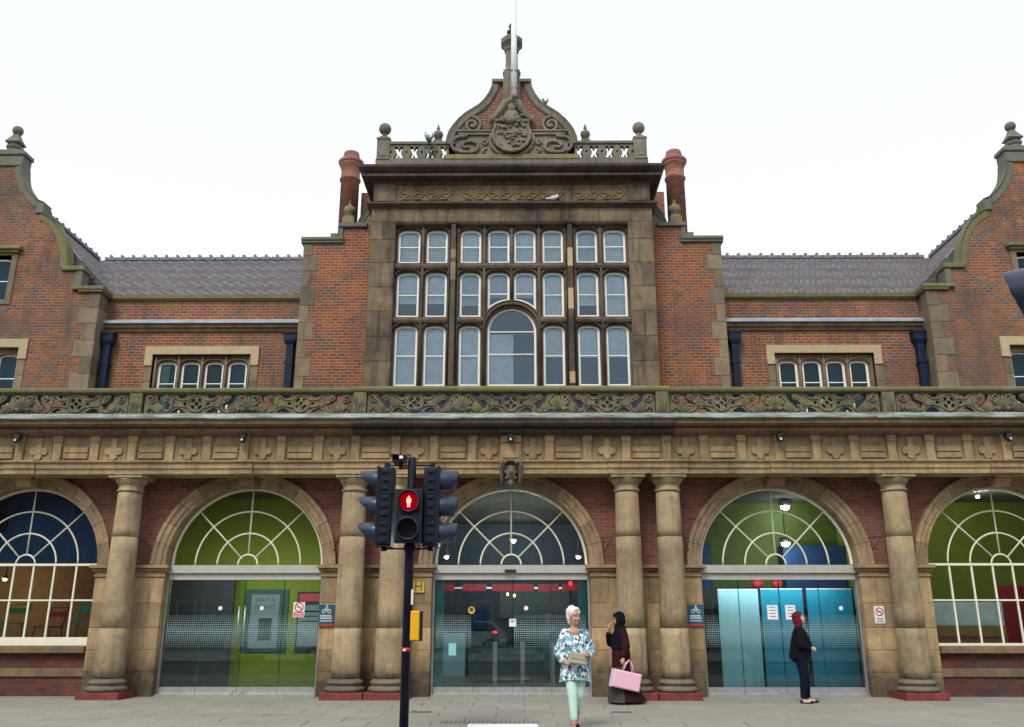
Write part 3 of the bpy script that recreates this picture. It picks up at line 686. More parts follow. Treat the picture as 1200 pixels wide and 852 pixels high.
# ------------------------------------------------------------------ central stone bay
BY = 1.20
L1 = [(2.205, 2.745), (1.545, 2.06), (.735, 1.24), (.052, .575)]
rows = [(9.655, 10.525), (8.285, 9.42), (6.60, 8.08)]
loops = []; meta = []
def clipped(x0, x1, z1, s):                             # light whose foot follows the big arch
    bot = [(x, 7.93+math.sqrt(.775**2-x*x)) for x in [x0+(x1-x0)*i/6 for i in range(7)]]
    l = arched(x0, x1, 0, z1, .15)[2:]; q = bot+l
    return [(s*x, z) for x, z in q]
for s in (-1, 1):
    for ri, (z0, z1) in enumerate(rows):
        for li, (x0, x1) in enumerate(L1):
            if ri == 2 and li == 3: continue
            if ri == 1 and li == 3: lp = clipped(x0, x1, z1, s)
            else: lp = [(s*x, z) for x, z in arched(x0, x1, z0, z1, .15 if ri else .13)]
            loops.append(lp); meta.append((ri, li, s))
big = [(-.575, 6.60), (.575, 6.60)]+arc(0, 7.93, .575, 0, 180, 20)
loops.append(big); meta.append((2, 9, 1))
bay = obj('stone_bay', MB().plate([rect(-3.37, 3.37, 5.4, 11.2)]+[rect(-2.80, 2.80, 6.56, 10.64)], BY+.012, BY+.35).box(-3.36, -3.3, BY+.2, 4, 5.4, 11.2).box(3.3, 3.36, BY+.2, 4, 5.4, 11.2), 'sooty_stone', ST)
tr = obj('tracery', MB().plate([rect(-2.82, 2.82, 6.5, 10.66)]+loops, BY+.15, BY+.34), 'tracery_stone', ST)
zb = [5.4, 6.52, 7.15, 7.75, 8.38, 8.98, 9.6, 10.2, 10.66]
for s in (-1, 1):
    for i in range(len(zb)-1):
        if i % 2: seg = [(2.805, 3.10), (3.10, 3.395)]
        else: seg = [(2.805, 3.395)]
        for a, b in seg: obj('ashlar_block', MB().cbox(min(s*a, s*b)+.003, max(s*a, s*b)-.003, BY-random.uniform(0, .004), BY+.3, zb[i]+.003, zb[i+1]-.003, .008), 'sooty_stone', bay)
lx = [-3.395, -1.40, 0, 1.40, 3.395]
for a, b in zip(lx, lx[1:]): obj('ashlar_block', MB().cbox(a+.003, b-.003, BY-.001, BY+.3, 10.663, 11.14, .008), 'sooty_stone', bay)
obj('ashlar_block', MB().cbox(-2.80, 2.80, BY-.04, BY+.3, 6.40, 6.545, .02), 'mossy_stone', bay)
# mullions, transoms and hood moulds in front of the tracery
def polyt(m, pts, r, y): m.tube([(x, y, z) for x, z in pts], r, 6)
for s in (-1, 1):
    m = MB().prof([(BY+.16, 6.55), (BY+.02, 6.55), (BY-.0, 6.6), (BY-.0, 10.60), (BY+.16, 10.62)], s*1.395-.055, s*1.395+.055)
    for q in (-.11, .11): m.tube([(s*1.395+q, BY+.12, 6.56), (s*1.395+q, BY+.12, 10.60)], .024, 6)
    obj('main_mullion', m, 'tracery_stone', tr)
    for cx, top, bot in ((2.132, 10.6, 6.56), (.655, 10.6, 6.56)):
        obj('mullion', MB().tube([(s*cx, BY+.10, bot), (s*cx, BY+.10, top)], .035, 8), 'tracery_stone', tr)
obj('mullion', MB().tube([(0, BY+.10, 8.72), (0, BY+.10, 10.6)], .03, 8), 'tracery_stone', tr)
for x0, x1 in ((-2.79, -1.52), (-1.28, -.66), (.66, 1.28), (1.52, 2.79)):
    for z in (8.16, 9.52): obj('transom', MB().prof([(BY+.15, z-.07), (BY+.07, z-.04), (BY+.05, z+.02), (BY+.10, z+.10), (BY+.15, z+.12)], x0, x1), 'tracery_stone', tr)
obj('transom', MB().prof([(BY+.15, 9.45), (BY+.07, 9.48), (BY+.05, 9.54), (BY+.10, 9.62), (BY+.15, 9.64)], -.66, .66), 'tracery_stone', tr)
for x0, x1 in ((-2.79, -1.50), (-1.29, 1.29), (1.50, 2.79)):
    obj('hood_mould', MB().prof([(BY+.15, 10.56), (BY+.04, 10.58), (BY-.0, 10.60), (BY-.02, 10.635), (BY+.15, 10.66)], x0, x1), 'tracery_stone', tr)
for lp, (ri, li, s) in zip(loops, meta):
    m = MB()
    if li == 9: polyt(m, arc(0, 7.93, .665, 0, 180, 24), .04, BY+.11); polyt(m, arc(0, 7.93, .735, 12, 168, 24), .022, BY+.10)
    else:
        xs = [p[0] for p in lp]; zs = [p[1] for p in lp]; a = arched(min(xs)-.035, max(xs)+.035, 0, max(zs)+.045, .17)[2:]
        polyt(m, a, .026, BY+.12); cx = (min(xs)+max(xs))/2
        for q in (-1, 1): polyt(m, [(cx+q*.30, max(zs)+.055), (cx+q*.22, max(zs)+.03), (cx+q*.16, max(zs)+.075)], .012, BY+.13)
    obj('arch_mould', m, 'tracery_stone', tr)
for x, z0, z1 in ((1.395, 9.50, 9.98), (1.395, 8.42, 8.95), (-1.395, 9.15, 9.62), (-1.395, 9.72, 9.95), (1.395, 6.62, 6.9)):
    obj('repair_stone', MB().cbox(x-.062, x+.062, BY-.006, BY+.1, z0, z1, .01), 'quoin_stone' if x < 0 else 'new_stone', tr)
rb_ = random.Random(5)
bl_pat = {(0, 0): .0, (0, 1): .0, (1, 0): .35, (1, 1): .35, (2, 0): .0, (2, 1): .0, (2, 2): .0}
for lp, (ri, li, s) in zip(loops, meta):
    zs = [p[1] for p in lp]
    z0, z1 = min(zs), max(zs)
    if li == 9: window(lp, BY+.22, tr, 'upper_glass', (7.38, 7.93), .05, None)
    else:
        drop = .0 if ri == 0 else (rb_.choice((.28, .34, .30, .0)) if ri == 1 else (.0 if s < 0 else rb_.choice((.52, .48))))
        window(lp, BY+.22, tr, 'upper_glass', ((z0+z1)/2+.0,) if not (ri == 1 and li == 3) else (8.88,), .052, (drop, rb_.choice(('blind', 'blind', 'blind_warm', 'blind_cool'))))
# blind over the left half of the big window
m = MB(); z = 7.9
while z > 6.65: m.add([(-.53, BY+.33, z), (.04, BY+.33, z), (.04, BY+.315, z-.052), (-.53, BY+.315, z-.052)], [(0, 3, 2, 1)]); z -= .05
obj('blind', m, 'blind', tr)
obj('bay_plinth', MB().box(-3.42, 3.42, BY-.05, BY+.01, 5.4, 6.39), 'bitumen', ST)
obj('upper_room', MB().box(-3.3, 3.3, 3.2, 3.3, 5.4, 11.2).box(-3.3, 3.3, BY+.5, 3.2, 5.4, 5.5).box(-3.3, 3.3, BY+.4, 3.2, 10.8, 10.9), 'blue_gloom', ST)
# string course, frieze and crowning cornice
def band(name, prof, hx, mat, y0=BY, side=2.6, parent=ST):
    """profile (out,z) run along the front and returned down both sides"""
    m = MB(); k = len(prof); vs = []
    for cx, cy, ox, oy in ((-hx, side+y0, -1, 0), (-hx, y0, -1, -1), (hx, y0, 1, -1), (hx, side+y0, 1, 0)):
        vs += [(cx+ox*o_, cy+oy*o_, z) for o_, z in prof]
    fs = [(i*k+j, i*k+j+1, (i+1)*k+j+1, (i+1)*k+j) for i in range(3) for j in range(k-1)]
    m.add(vs, fs); return obj(name, m, mat, parent)
band('string_course', [(-.05, 10.98), (.0, 11.0), (.05, 11.04), (.10, 11.07), (.135, 11.09), (.135, 11.135), (.02, 11.18), (-.2, 11.18)], 3.38, 'dark_cornice')
uf = obj('upper_frieze', MB().box(-3.34, 3.34, BY, 3.8, 11.16, 12.32), 'sooty_stone', ST)
for s in (-1, 1): obj('ashlar_block', MB().cbox(min(s*2.83, s*3.36), max(s*2.83, s*3.36), BY-.03, BY+.1, 11.20, 11.66, .01), 'sooty_stone', uf)
m_stone('ochre_carving', (.27, .19, .10), (.055, .04, .028), soot=.6, rnd=.1)
def strap(x0, x1, n, name='strapwork_panel'):
    m = MB(); w_ = (x1-x0)/n; z0, z1 = 11.26, 11.57; zc = (z0+z1)/2; y = BY-.014; r = .024
    m.box(x0, x1, BY-.008, BY+.01, z0-.03, z1+.03)
    for i in range(n):
        a = x0+i*w_; c = a+w_/2; b = a+w_; h = (z1-z0)/2
        for p_ in ([(a, zc), (a+w_*.2, z0), (a+w_*.42, z0)], [(a, zc), (a+w_*.2, z1), (a+w_*.42, z1)], [(b, zc), (b-w_*.2, z0), (b-w_*.42, z0)], [(b, zc), (b-w_*.2, z1), (b-w_*.42, z1)],
                   [(c, z0), (c, z1)], [(a+.06, zc), (b-.06, zc)], [(c-w_*.24, z0+.06), (c, zc), (c+w_*.24, z1-.06)], [(c-w_*.24, z1-.06), (c, zc), (c+w_*.24, z0+.06)], [(c-.12, zc), (c, zc+.12), (c+.12, zc), (c, zc-.12), (c-.12, zc)]):
            m.tube([(x, y, z) for x, z in p_], r, 5, smooth=False)
    obj(name, m, 'ochre_carving', uf)
strap(-2.75, -1.47, 2); strap(-1.22, 1.26, 4); strap(1.50, 2.75, 2)
band('crowning_cornice', [(-.05, 11.62), (.0, 11.63), (.05, 11.68), (.055, 11.72), (.10, 11.735), (.24, 11.745), (.27, 11.755), (.275, 11.815), (.20, 11.83), (.21, 11.86), (.30, 11.91), (.36, 11.96), (.37, 12.02), (.10, 12.06), (-.6, 12.06)], 3.35, 'dark_cornice')
obj('bay_roof', MB().box(-3.5, 3.5, BY+.05, 5, 11.7, 12.05), 'dark_cornice', ST)
# --- parapet balustrade with X piercings
PY = BY+.02
pb = obj('parapet', MB().box(-3.36, 3.36, PY-.04, PY+.22, 12.05, 12.375), 'grey_stone', ST)
def xhole(cx, cz, h, w_):
    a = .052
    return [(cx-w_, cz-h), (cx-w_+a*1.6, cz-h), (cx, cz-a*1.25), (cx+w_-a*1.6, cz-h), (cx+w_, cz-h), (cx+a*1.0, cz), (cx+w_, cz+h), (cx+w_-a*1.6, cz+h), (cx, cz+a*1.25), (cx-w_+a*1.6, cz+h), (cx-w_, cz+h), (cx-a*1.0, cz)]
for s in (-1, 1):
    hs = []; xc = [2.80, 2.42, 2.04, 1.66]
    for x in xc: hs.append(xhole(s*x, 12.56, .155, .12))
    for x in (2.99, 2.61, 2.23, 1.85): hs.append(arc(s*x, 12.57, .03, 0, 330, 8))
    m = MB().plate([[(min(s*1.4, s*3.03), 12.372), (max(s*1.4, s*3.03), 12.372), (max(s*1.4, s*3.03), 12.77), (min(s*1.4, s*3.03), 12.77)]]+hs, PY, PY+.13)
    obj('pierced_parapet', m, 'grey_stone', pb)
    obj('parapet_coping', MB().cbox(min(s*1.4, s*3.03), max(s*1.4, s*3.03), PY-.04, PY+.18, 12.77, 12.85, .01), 'grey_stone', pb)
    obj('pedestal', MB().cbox(s*3.18-.16, s*3.18+.16, PY-.06, PY+.26, 12.33, 12.90, .015).cbox(s*3.18-.10, s*3.18+.10, PY-.075, PY, 12.42, 12.80, .01).box(s*3.18-.17, s*3.18+.17, PY-.075, PY+.27, 12.90, 12.945).add([(s*3.18-.15, PY-.05, 12.945), (s*3.18+.15, PY-.05, 12.945), (s*3.18+.15, PY+.25, 12.945), (s*3.18-.15, PY+.25, 12.945), (s*3.18-.06, PY+.04, 13.06), (s*3.18+.06, PY+.04, 13.06), (s*3.18+.06, PY+.16, 13.06), (s*3.18-.06, PY+.16, 13.06)], [(0, 1, 5, 4), (1, 2, 6, 5), (2, 3, 7, 6), (3, 0, 4, 7), (4, 5, 6, 7)]), 'grey_stone', pb)
    obj('ball_finial', MB().lathe([(.09, 13.04), (.06, 13.09), (.055, 13.13)], (s*3.18, PY+.1, 0), 14).ell((s*3.18, PY+.1, 13.27), (.155, .155, .155), 18, 12), 'grey_stone', pb)
    obj('urn_finial', MB().cbox(s*1.84-.11, s*1.84+.11, PY-.01, PY+.21, 12.85, 12.92, .01).lathe([(.05, 12.92), (.055, 12.98), (.10, 13.02), (.125, 13.09), (.11, 13.16), (.05, 13.20), (.03, 13.24), (.05, 13.27), (.025, 13.33), (.01, 13.40)], (s*1.84, PY+.1, 0), 14), 'grey_stone', pb)
# --- ogee gable with the arms
GY = PY
half = [(1.62, 12.34), (1.62, 12.80), (1.60, 12.95), (1.545, 13.12), (1.45, 13.29), (1.32, 13.46), (1.16, 13.62), (.98, 13.75), (.82, 13.86), (.69, 14.00), (.58, 14.17), (.50, 14.36), (.47, 14.52)]
gl_ = half+[(-x, z) for x, z in reversed(half)]
cg = obj('crown_gable', MB().plate([gl_], GY+.03, GY+.32), 'crown_brick', ST)
def edge_coping(half, y0, y1, wdt, mirror, mat, name, parent, cap=.02):
    """thick moulded coping following an outline of (x,z) points"""
    P = [Vector(p_) for p_ in half]; inn = []
    for i, p_ in enumerate(P):
        d = (P[min(i+1, len(P)-1)]-P[max(i-1, 0)]).normalized(); n_ = Vector((-d.y, d.x))
        inn.append(p_+n_*wdt)
    m = MB(); k = 6; vs = []
    for p_, q in zip(P, inn):
        u = (p_-q).normalized(); o_ = p_+u*cap
        for (pt, y) in ((q, y0+.03), (q+u*.03, y0), (p_-u*.05, y0-.01), (o_, y0-.05), (o_, y1+.04), (q, y1)): vs.append((mirror*pt.x, y, pt.y))
    fs = [(i*k+j, i*k+(j+1) % k, (i+1)*k+(j+1) % k, (i+1)*k+j) for i in range(len(P)-1) for j in range(k)]
    fs += [tuple(reversed(range(k))), tuple(range((len(P)-1)*k, len(P)*k))]
    obj(name, m.add(vs, fs), mat, parent)
for s in (-1, 1):
    edge_coping(half[1:], GY-.02, GY+.30, .17, s, 'grey_stone', 'gable_coping', cg)
    obj('coping_cap', MB().box(min(s*.20, s*.50), max(s*.20, s*.50), GY-.08, GY+.36, 14.52, 14.60), 'grey_stone', cg)
    m = MB()
    m.tube(spiral(s*.98, 13.30, .23, 1.7, s, R(90), GY-.02, 34, .03), .045, 8); m.ell((s*.98, GY-.02, 13.30), (.05, .05, .05))
    m.box(min(s*.52, s*1.34), max(s*.52, s*1.34), GY-.05, GY+.04, 13.02, 13.10); m.box(min(s*.48, s*1.38), max(s*.48, s*1.38), GY-.08, GY+.04, 13.10, 13.14)
    m.tube([(s*x, GY-.03, z) for x, z in [(1.10, 12.98), (1.35, 12.96), (1.47, 12.86), (1.49, 12.72), (1.42, 12.60), (1.25, 12.54), (1.0, 12.53), (.86, 12.58), (.82, 12.68), (.87, 12.80), (1.0, 12.84), (1.15, 12.82), (1.24, 12.74), (1.18, 12.67), (1.05, 12.67)]], .045, 8)
    m.tube([(s*x, GY-.03, z) for x, z in [(.50, 13.04), (.54, 12.86), (.48, 12.68), (.36, 12.54), (.18, 12.46)]], .05, 8)
    m.tube([(s*x, GY-.02, z) for x, z in [(.66, 12.90), (.74, 12.82), (.68, 12.74), (.60, 12.80)]], .03, 6)
    m.plate([[(s*.0, 12.45), (s*1.55, 12.45), (s*1.57, 12.8), (s*1.45, 13.02), (s*.4, 13.02), (s*.3, 12.7)]], GY+.0, GY+.06, back=False)
    m.tube([(s*x, GY-.02, z) for x, z in [(.62, 12.66), (.72, 12.58), (.66, 12.50)]], .028, 6)
    obj('scrollwork', m, 'grey_stone', cg)
obj('base_course', MB().cbox(-1.66, 1.66, GY-.06, GY+.3, 12.335, 12.47, .015), 'mossy_stone', cg)
sh = [(0, 12.50), (.20, 12.55), (.36, 12.68), (.45, 12.86), (.46, 13.05), (.40, 13.22), (.43, 13.36)]
shl = sh+[(-x, z) for x, z in reversed(sh[1:])]
m = MB().plate([shl], GY-.12, GY+.05)
m.tube([(x, GY-.13, z) for x, z in shl], .045, 8, closed=True)
rr = random.Random(3)
for i in range(46):                                     # quarterings and foliage of the carved arms
    x, z = rr.uniform(-.33, .33), rr.uniform(12.66, 13.28); m.ell((x, GY-.14, z), (rr.uniform(.025, .07), .04, rr.uniform(.02, .055)), 8, 6, Matrix.Rotation(rr.uniform(-1, 1), 3, 'Y'))
m.box(-.36, .36, GY-.16, GY-.1, 12.99, 13.03)
obj('coat_of_arms', m, 'grey_stone', cg)
m = MB()
for s in (-1, 1):
    m.tube([(s*x, GY-.12+y, z) for x, y, z in [(.06, -.04, 13.90), (.16, -.05, 13.84), (.26, -.04, 13.66), (.36, -.02, 13.52), (.44, 0, 13.44), (.47, .0, 13.32)]], [.07, .10, .09, .08, .08, .05], 8)
    m.tube([(s*.40, GY-.12, 13.5), (s*.52, GY-.12, 13.46), (s*.52, GY-.12, 13.30)], [.05, .05, .03], 8)
m.ell((0, GY-.16, 13.92), (.09, .09, .11)); m.ell((0, GY-.14, 13.72), (.12, .09, .14)); m.ell((0, GY-.12, 13.50), (.20, .10, .18)); m.ell((0, GY-.14, 13.38), (.28, .10, .12)); m.ell((0, GY-.13, 14.02), (.05, .05, .07))
for i in range(22): m.ell((rr.uniform(-.3, .3), GY-.2, rr.uniform(13.3, 13.5)), (.04, .04, .035), 8, 6)
for i in range(40):
    a = rr.uniform(0, 1); sx = rr.choice((-1, 1)); m.ell((sx*(.08+.36*a+rr.uniform(-.04, .04)), GY-.17, 13.86-.44*a+rr.uniform(-.07, .05)), (.04, .035, .045), 7, 5, Matrix.Rotation(rr.uniform(-1, 1), 3, 'Y'))
obj('crest_figure', m, 'grey_stone', cg)
# spire pedestal
m = MB().cbox(-.215, .215, GY-.10, GY+.34, 13.9, 14.60, .02).box(-.205, .205, GY-.09, GY+.33, 14.60, 14.86)
m.lathe([(.245, 14.86), (.21, 14.92), (.175, 14.98), (.17, 15.02), (.165, 15.50), (.195, 15.53), (.20, 15.60), (.24, 15.66), (.295, 15.72), (.30, 15.84), (.25, 15.90), (.10, 15.97), (.07, 16.0)], (0, GY+.12, 0), 8, False, rot=R(22.5))
obj('spire_pedestal', m, 'grey_stone', cg)
obj('spire_finial', MB().lathe([(.06, 15.98), (.05, 16.04), (.12, 16.08), (.13, 16.13), (.07, 16.18), (.05, 16.24), (.085, 16.29), (.06, 16.36), (.01, 16.40)], (0, GY+.12, 0), 10), 'dark_cornice', cg)
fp = empty('flagpole', (.06, GY-.32, 13.95), label='tall white flagpole rising in front of the central spire', cat='flagpole')
obj('pole', MB().lathe([(.078, 0), (.072, 2), (.055, 7.2)], n=14), 'pole_white', fp)
obj('bracket', MB().box(-.07, .07, -.07, .30, .15, .20).box(-.07, .07, -.07, .34, .65, .70), 'black_iron', fp)

# ------------------------------------------------------------------ brick wings beside the bay
WY = 1.95
for s in (-1, 1):
    def X(a, b): return (min(s*a, s*b), max(s*a, s*b))
    a, b = X(3.30, 5.165)
    ol = [(3.30, 5.4), (5.165, 5.4), (5.165, 10.44), (4.22, 10.44), (4.22, 10.86), (3.30, 10.86)]
    wg = obj('brick_wing', MB().plate([[(s*x, z) for x, z in ol]], WY, WY+1.3), 'wing_brick', ST)
    zq = [5.4, 5.95, 6.5, 7.0, 7.45, 7.9, 8.35, 8.8, 9.25, 9.7, 10.1, 10.44]
    for i in range(len(zq)-1):
        wq = .36 if i % 2 else .22
        q = X(5.18-wq, 5.18); obj('quoin', MB().cbox(q[0], q[1], WY-.012, WY+.3, zq[i]+.003, zq[i+1]-.003, .008), 'quoin_stone', wg)
    q = X(4.19, 5.24); obj('coping_stone', MB().cbox(q[0], q[1], WY-.06, WY+.4, 10.44, 10.50, .01).cbox(q[0]+(.0), q[1], WY-.09, WY+.42, 10.50, 10.59, .015), 'gable_coping', wg)
    q = X(4.22, 4.33); obj('coping_stone', MB().cbox(q[0], q[1], WY-.04, WY+.4, 10.59, 10.98, .01), 'gable_coping', wg)
    q = X(3.62, 4.34); obj('coping_stone', MB().cbox(q[0], q[1], WY-.08, WY+.42, 10.86, 10.97, .015), 'gable_coping', wg)
    obj('quoin', MB().cbox(*X(4.33, 4.52), WY-.05, WY+.3, 10.59, 10.70, .01), 'gable_coping', wg)
    obj('pinnacle', MB().cbox(s*4.10-.15, s*4.10+.15, WY-.06, WY+.24, 10.97, 11.14, .01).cbox(s*4.10-.12, s*4.10+.12, WY-.03, WY+.21, 11.14, 11.20, .01).lathe([(.07, 11.20), (.06, 11.24), (.14, 11.30), (.16, 11.38), (.13, 11.46), (.05, 11.50), (.03, 11.60), (.05, 11.62), (.03, 11.64)], (s*4.10, WY+.09, 0), 16), 'mossy_stone', wg)
    edge_coping([(3.90, 10.98), (3.88, 11.12), (3.80, 11.30), (3.68, 11.48), (3.52, 11.64), (3.36, 11.76)], WY+.2, WY+.5, .14, s, 'gable_coping', 'curved_coping', wg)
    obj('infill', MB().plate([[(s*x, z) for x, z in [(3.3, 10.85), (3.88, 10.85), (3.85, 11.1), (3.7, 11.4), (3.36, 11.7), (3.3, 11.7)]]], WY+.22, WY+.5), 'grey_stone', wg)
    # attic wall and raking band behind the bay
    obj('attic_wall', MB().box(*X(3.2, 3.72), 2.9, 6.0, 5.4, 12.6), 'chimney_brick', wg)
    obj('attic_band', MB().box(*X(3.2, 3.80), 2.85, 6.05, 12.6, 12.78), 'dark_cornice', wg)
    # round chimney
    ch = obj('chimney', MB().lathe([(.255, 10.2), (.25, 13.02), (.285, 13.04), (.285, 13.09), (.255, 13.12), (.255, 13.34), (.265, 13.40), (.30, 13.48), (.325, 13.53)], (s*4.47, 3.6, 0), 22), 'chimney_brick', ST)
    obj('chimney_cap', MB().lathe([(.325, 13.53), (.345, 13.56), (.345, 13.63), (.30, 13.66), (.25, 13.67), (.225, 13.80), (.205, 13.90), (.16, 13.92)], (s*4.47, 3.6, 0), 22), 'chimney_brick', ch)
    obj('chimney_breast', MB().box(*X(3.80, 4.22), 4.0, 6.0, 9.0, 12.9), 'chimney_brick', ch)
    # ---- recessed wall, its string course and four light window
    RY = 2.45
    hl = [(s*x, z) for x, z in [(6.41, 6.1), (8.83, 6.1), (8.83, 7.70), (6.41, 7.70)]]
    rw = obj('recessed_wall', MB().plate([rect(*X(5.1, 10.12), 5.4, 9.12), hl], RY, RY+.35), 'recess_brick', ST)
    hd = [(6.22, 7.42), (6.41, 7.42), (6.41, 7.705), (8.83, 7.705), (8.83, 7.42), (9.02, 7.42), (9.02, 7.905), (6.22, 7.905)]
    obj('window_lintel', MB().plate([[(s*x, z) for x, z in hd]], RY-.05, RY+.1), 'new_stone', rw)
    for xx in ((6.22, 6.41), (8.83, 9.02)):
        for i, (z0, z1) in enumerate(((5.9, 6.5), (6.5, 7.0), (7.0, 7.42))): obj('jamb_stone', MB().cbox(*X(*xx), RY-.02, RY+.2, z0+.003, z1-.003, .008), 'quoin_stone', rw)
    lts = [arched(cx-.236, cx+.236, 6.16, 7.55, .125) for cx in (6.753, 7.33, 7.908, 8.485)]
    lts = [[(s*x, z) for x, z in l] for l in lts]
    tw = obj('window_surround', MB().plate([[(s*x, z) for x, z in [(6.41, 6.1), (8.83, 6.1), (8.83, 7.705), (6.41, 7.705)]]]+lts, RY+.08, RY+.24), 'tracery_stone' if s < 0 else 'cornice_stone', rw)
    for l in lts:
        m = MB(); xs = [p_[0] for p_ in l]; polyt(m, arched(min(xs)-.03, max(xs)+.03, 0, 7.60, .155)[2:], .022, RY+.07)
        obj('arch_mould', m, 'cornice_stone', tw)
    for i in range(5):
        xx = s*(6.464+.5775*i); obj('mullion', MB().tube([(xx, RY+.06, 6.1), (xx, RY+.06, 7.68)], .028, 6), 'cornice_stone', tw)
    for i, l in enumerate(lts):
        f = window(l, RY+.14, rw, 'dark_glass', (7.00,), .052)
        xs = [p_[0] for p_ in l]
        if (s < 0 and i == 3): obj('curtain', MB().box(min(xs)+.04, min(xs)+.25, RY+.22, RY+.24, 6.2, 7.52), 'curtain', f)
        else: obj('curtain', MB().box(min(xs)+.02, max(xs)-.02, RY+.3, RY+.32, 6.15, 7.54), 'teal_dark' if (i+(s > 0)) % 3 else 'cobalt_wall', f)
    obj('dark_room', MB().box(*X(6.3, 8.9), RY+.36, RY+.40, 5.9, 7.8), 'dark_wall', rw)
    obj('string_course', MB().prof([(RY, 8.27), (RY-.05, 8.29), (RY-.07, 8.34), (RY-.12, 8.38), (RY-.13, 8.44), (RY-.16, 8.465), (RY, 8.465)], *X(5.16, 10.12)), 'cornice_stone', rw)
    obj('lead_flashing', MB().prof([(RY, 8.46), (RY-.19, 8.467), (RY-.19, 8.53), (RY-.0, 8.62)], *X(5.16, 10.12)), 'roof_lead', rw)
    obj('eaves_course', MB().prof([(RY+.2, 9.10), (RY-.03, 9.10), (RY-.06, 9.13), (RY-.09, 9.15), (RY-.10, 9.24), (RY+.2, 9.28)], *X(5.16, 10.02)), 'coping_stone', rw)
    for xx, nm in ((5.43, 0), (9.93, 1)):
        dp = obj('drainpipe', MB().box(s*xx-.085, s*xx+.085, RY-.20, RY-.03, 5.4, 7.92), 'pipe_blue', rw)
        obj('hopper', MB().add([(s*xx-.09, RY-.21, 7.90), (s*xx+.09, RY-.21, 7.90), (s*xx+.09, RY-.02, 7.90), (s*xx-.09, RY-.02, 7.90), (s*xx-.15, RY-.25, 8.00), (s*xx+.15, RY-.25, 8.00), (s*xx+.15, RY-.01, 8.00), (s*xx-.15, RY-.01, 8.00)], [(0, 1, 5, 4), (1, 2, 6, 5), (3, 0, 4, 7), (2, 3, 7, 6)]).box(s*xx-.15, s*xx+.15, RY-.25, RY-.01, 8.00, 8.17).box(s*xx-.17, s*xx+.17, RY-.27, RY-.01, 8.17, 8.22), 'pipe_blue', dp)
        for z in (6.4, 7.4): obj('pipe_collar', MB().box(s*xx-.10, s*xx+.10, RY-.215, RY-.02, z, z+.06), 'pipe_blue', dp)
    # ---- gable pavilion at the end
    GX = 12.95
    gp = [(10.1, 5.4), (10.1, 9.16), (10.62, 9.16), (10.62, 9.74), (11.02, 9.74), (11.05, 10.0), (11.14, 10.36), (11.29, 10.66), (11.48, 10.92), (11.68, 11.10), (11.90, 11.20), (11.90, 11.48), (12.14, 11.68), (12.36, 11.94), (12.50, 12.24), (12.56, 12.50), (12.58, 12.66)]
    full = gp+[(2*GX-x, z) for x, z in reversed(gp)]
    uw = [(s*x, z) for x, z in [(12.42, 8.95), (13.48, 8.95), (13.48, 10.14), (12.42, 10.14)]]
    lw = [(s*x, z) for x, z in [(11.85, 6.3), (14.05, 6.3), (14.05, 7.72), (11.85, 7.72)]]
    gb = obj('gable_wall', MB().plate([[(s*x, z) for x, z in full], uw, lw], WY, WY+.4), 'gable_brick', ST)
    obj('side_wall', MB().box(*X(10.10, 10.4), WY+.3, RY+.3, 5.4, 9.16), 'gable_brick', gb)
    z = 5.4; i = 0
    while z < 9.1:
        h = min(.42, 9.15-z); wq = .48 if i % 2 else .28
        obj('quoin', MB().cbox(*X(10.085, 10.085+wq), WY-.014, WY+(.62 if i % 2 else .36), z+.003, z+h-.003, .008), 'quoin_stone', gb); z += h; i += 1
    obj('kneeler', MB().cbox(*X(10.02, 10.62), WY-.08, RY-.05, 9.15, 9.20, .01).cbox(*X(10.0, 10.78), WY-.10, RY-.03, 9.20, 9.30, .02), 'coping_stone', gb)
    obj('coping_stone', MB().cbox(*X(10.60, 10.76), WY-.03, WY+.3, 9.30, 9.72, .01), 'gable_coping', gb)
    obj('coping_stone', MB().cbox(*X(10.56, 11.12), WY-.07, WY+.32, 9.72, 9.84, .02), 'coping_stone', gb)
    edge_coping([(10.80, 9.86), (10.83, 10.02), (10.92, 10.38), (11.08, 10.70), (11.28, 10.98), (11.5, 11.17), (11.78, 11.28)], WY-.04, WY+.45, -.19 if False else .0, s, 'gable_coping', 'hidden', gb) if False else None
    c1 = [(10.98, 9.84), (11.01, 10.02), (11.10, 10.42), (11.25, 10.76), (11.44, 11.02), (11.66, 11.20), (11.86, 11.30)]
    c2 = [(11.82, 11.30), (11.82, 11.58), (12.00, 11.66), (12.20, 11.84), (12.38, 12.08), (12.50, 12.34), (12.55, 12.54), (12.56, 12.70)]
    def ribbon(pts, mat):
        P = [Vector(p_) for p_ in pts]; m = MB(); vs = []; k = 6
        for i_, p_ in enumerate(P):
            d = (P[min(i_+1, len(P)-1)]-P[max(i_-1, 0)]).normalized(); n_ = Vector((d.y, -d.x))   # inwards
            for off, y in ((.22, WY+.03), (.19, WY-.02), (.05, WY-.03), (.0, WY-.07), (.0, WY+.30), (.22, WY+.28)):
                q = p_+n_*off; vs.append((s*q.x, y, q.y))
        fs = [(a_*k+j, a_*k+(j+1) % k, (a_+1)*k+(j+1) % k, (a_+1)*k+j) for a_ in range(len(P)-1) for j in range(k)]
        fs += [tuple(reversed(range(k))), tuple(range((len(P)-1)*k, len(P)*k))]
        obj('curved_coping', m.add(vs, fs), mat, gb)
    ribbon(c1, 'coping_stone'); ribbon(c2[1:], 'gable_coping')
    obj('coping_stone', MB().cbox(*X(11.82, 12.02), WY-.05, WY+.3, 11.28, 11.57, .02), 'gable_coping', gb)
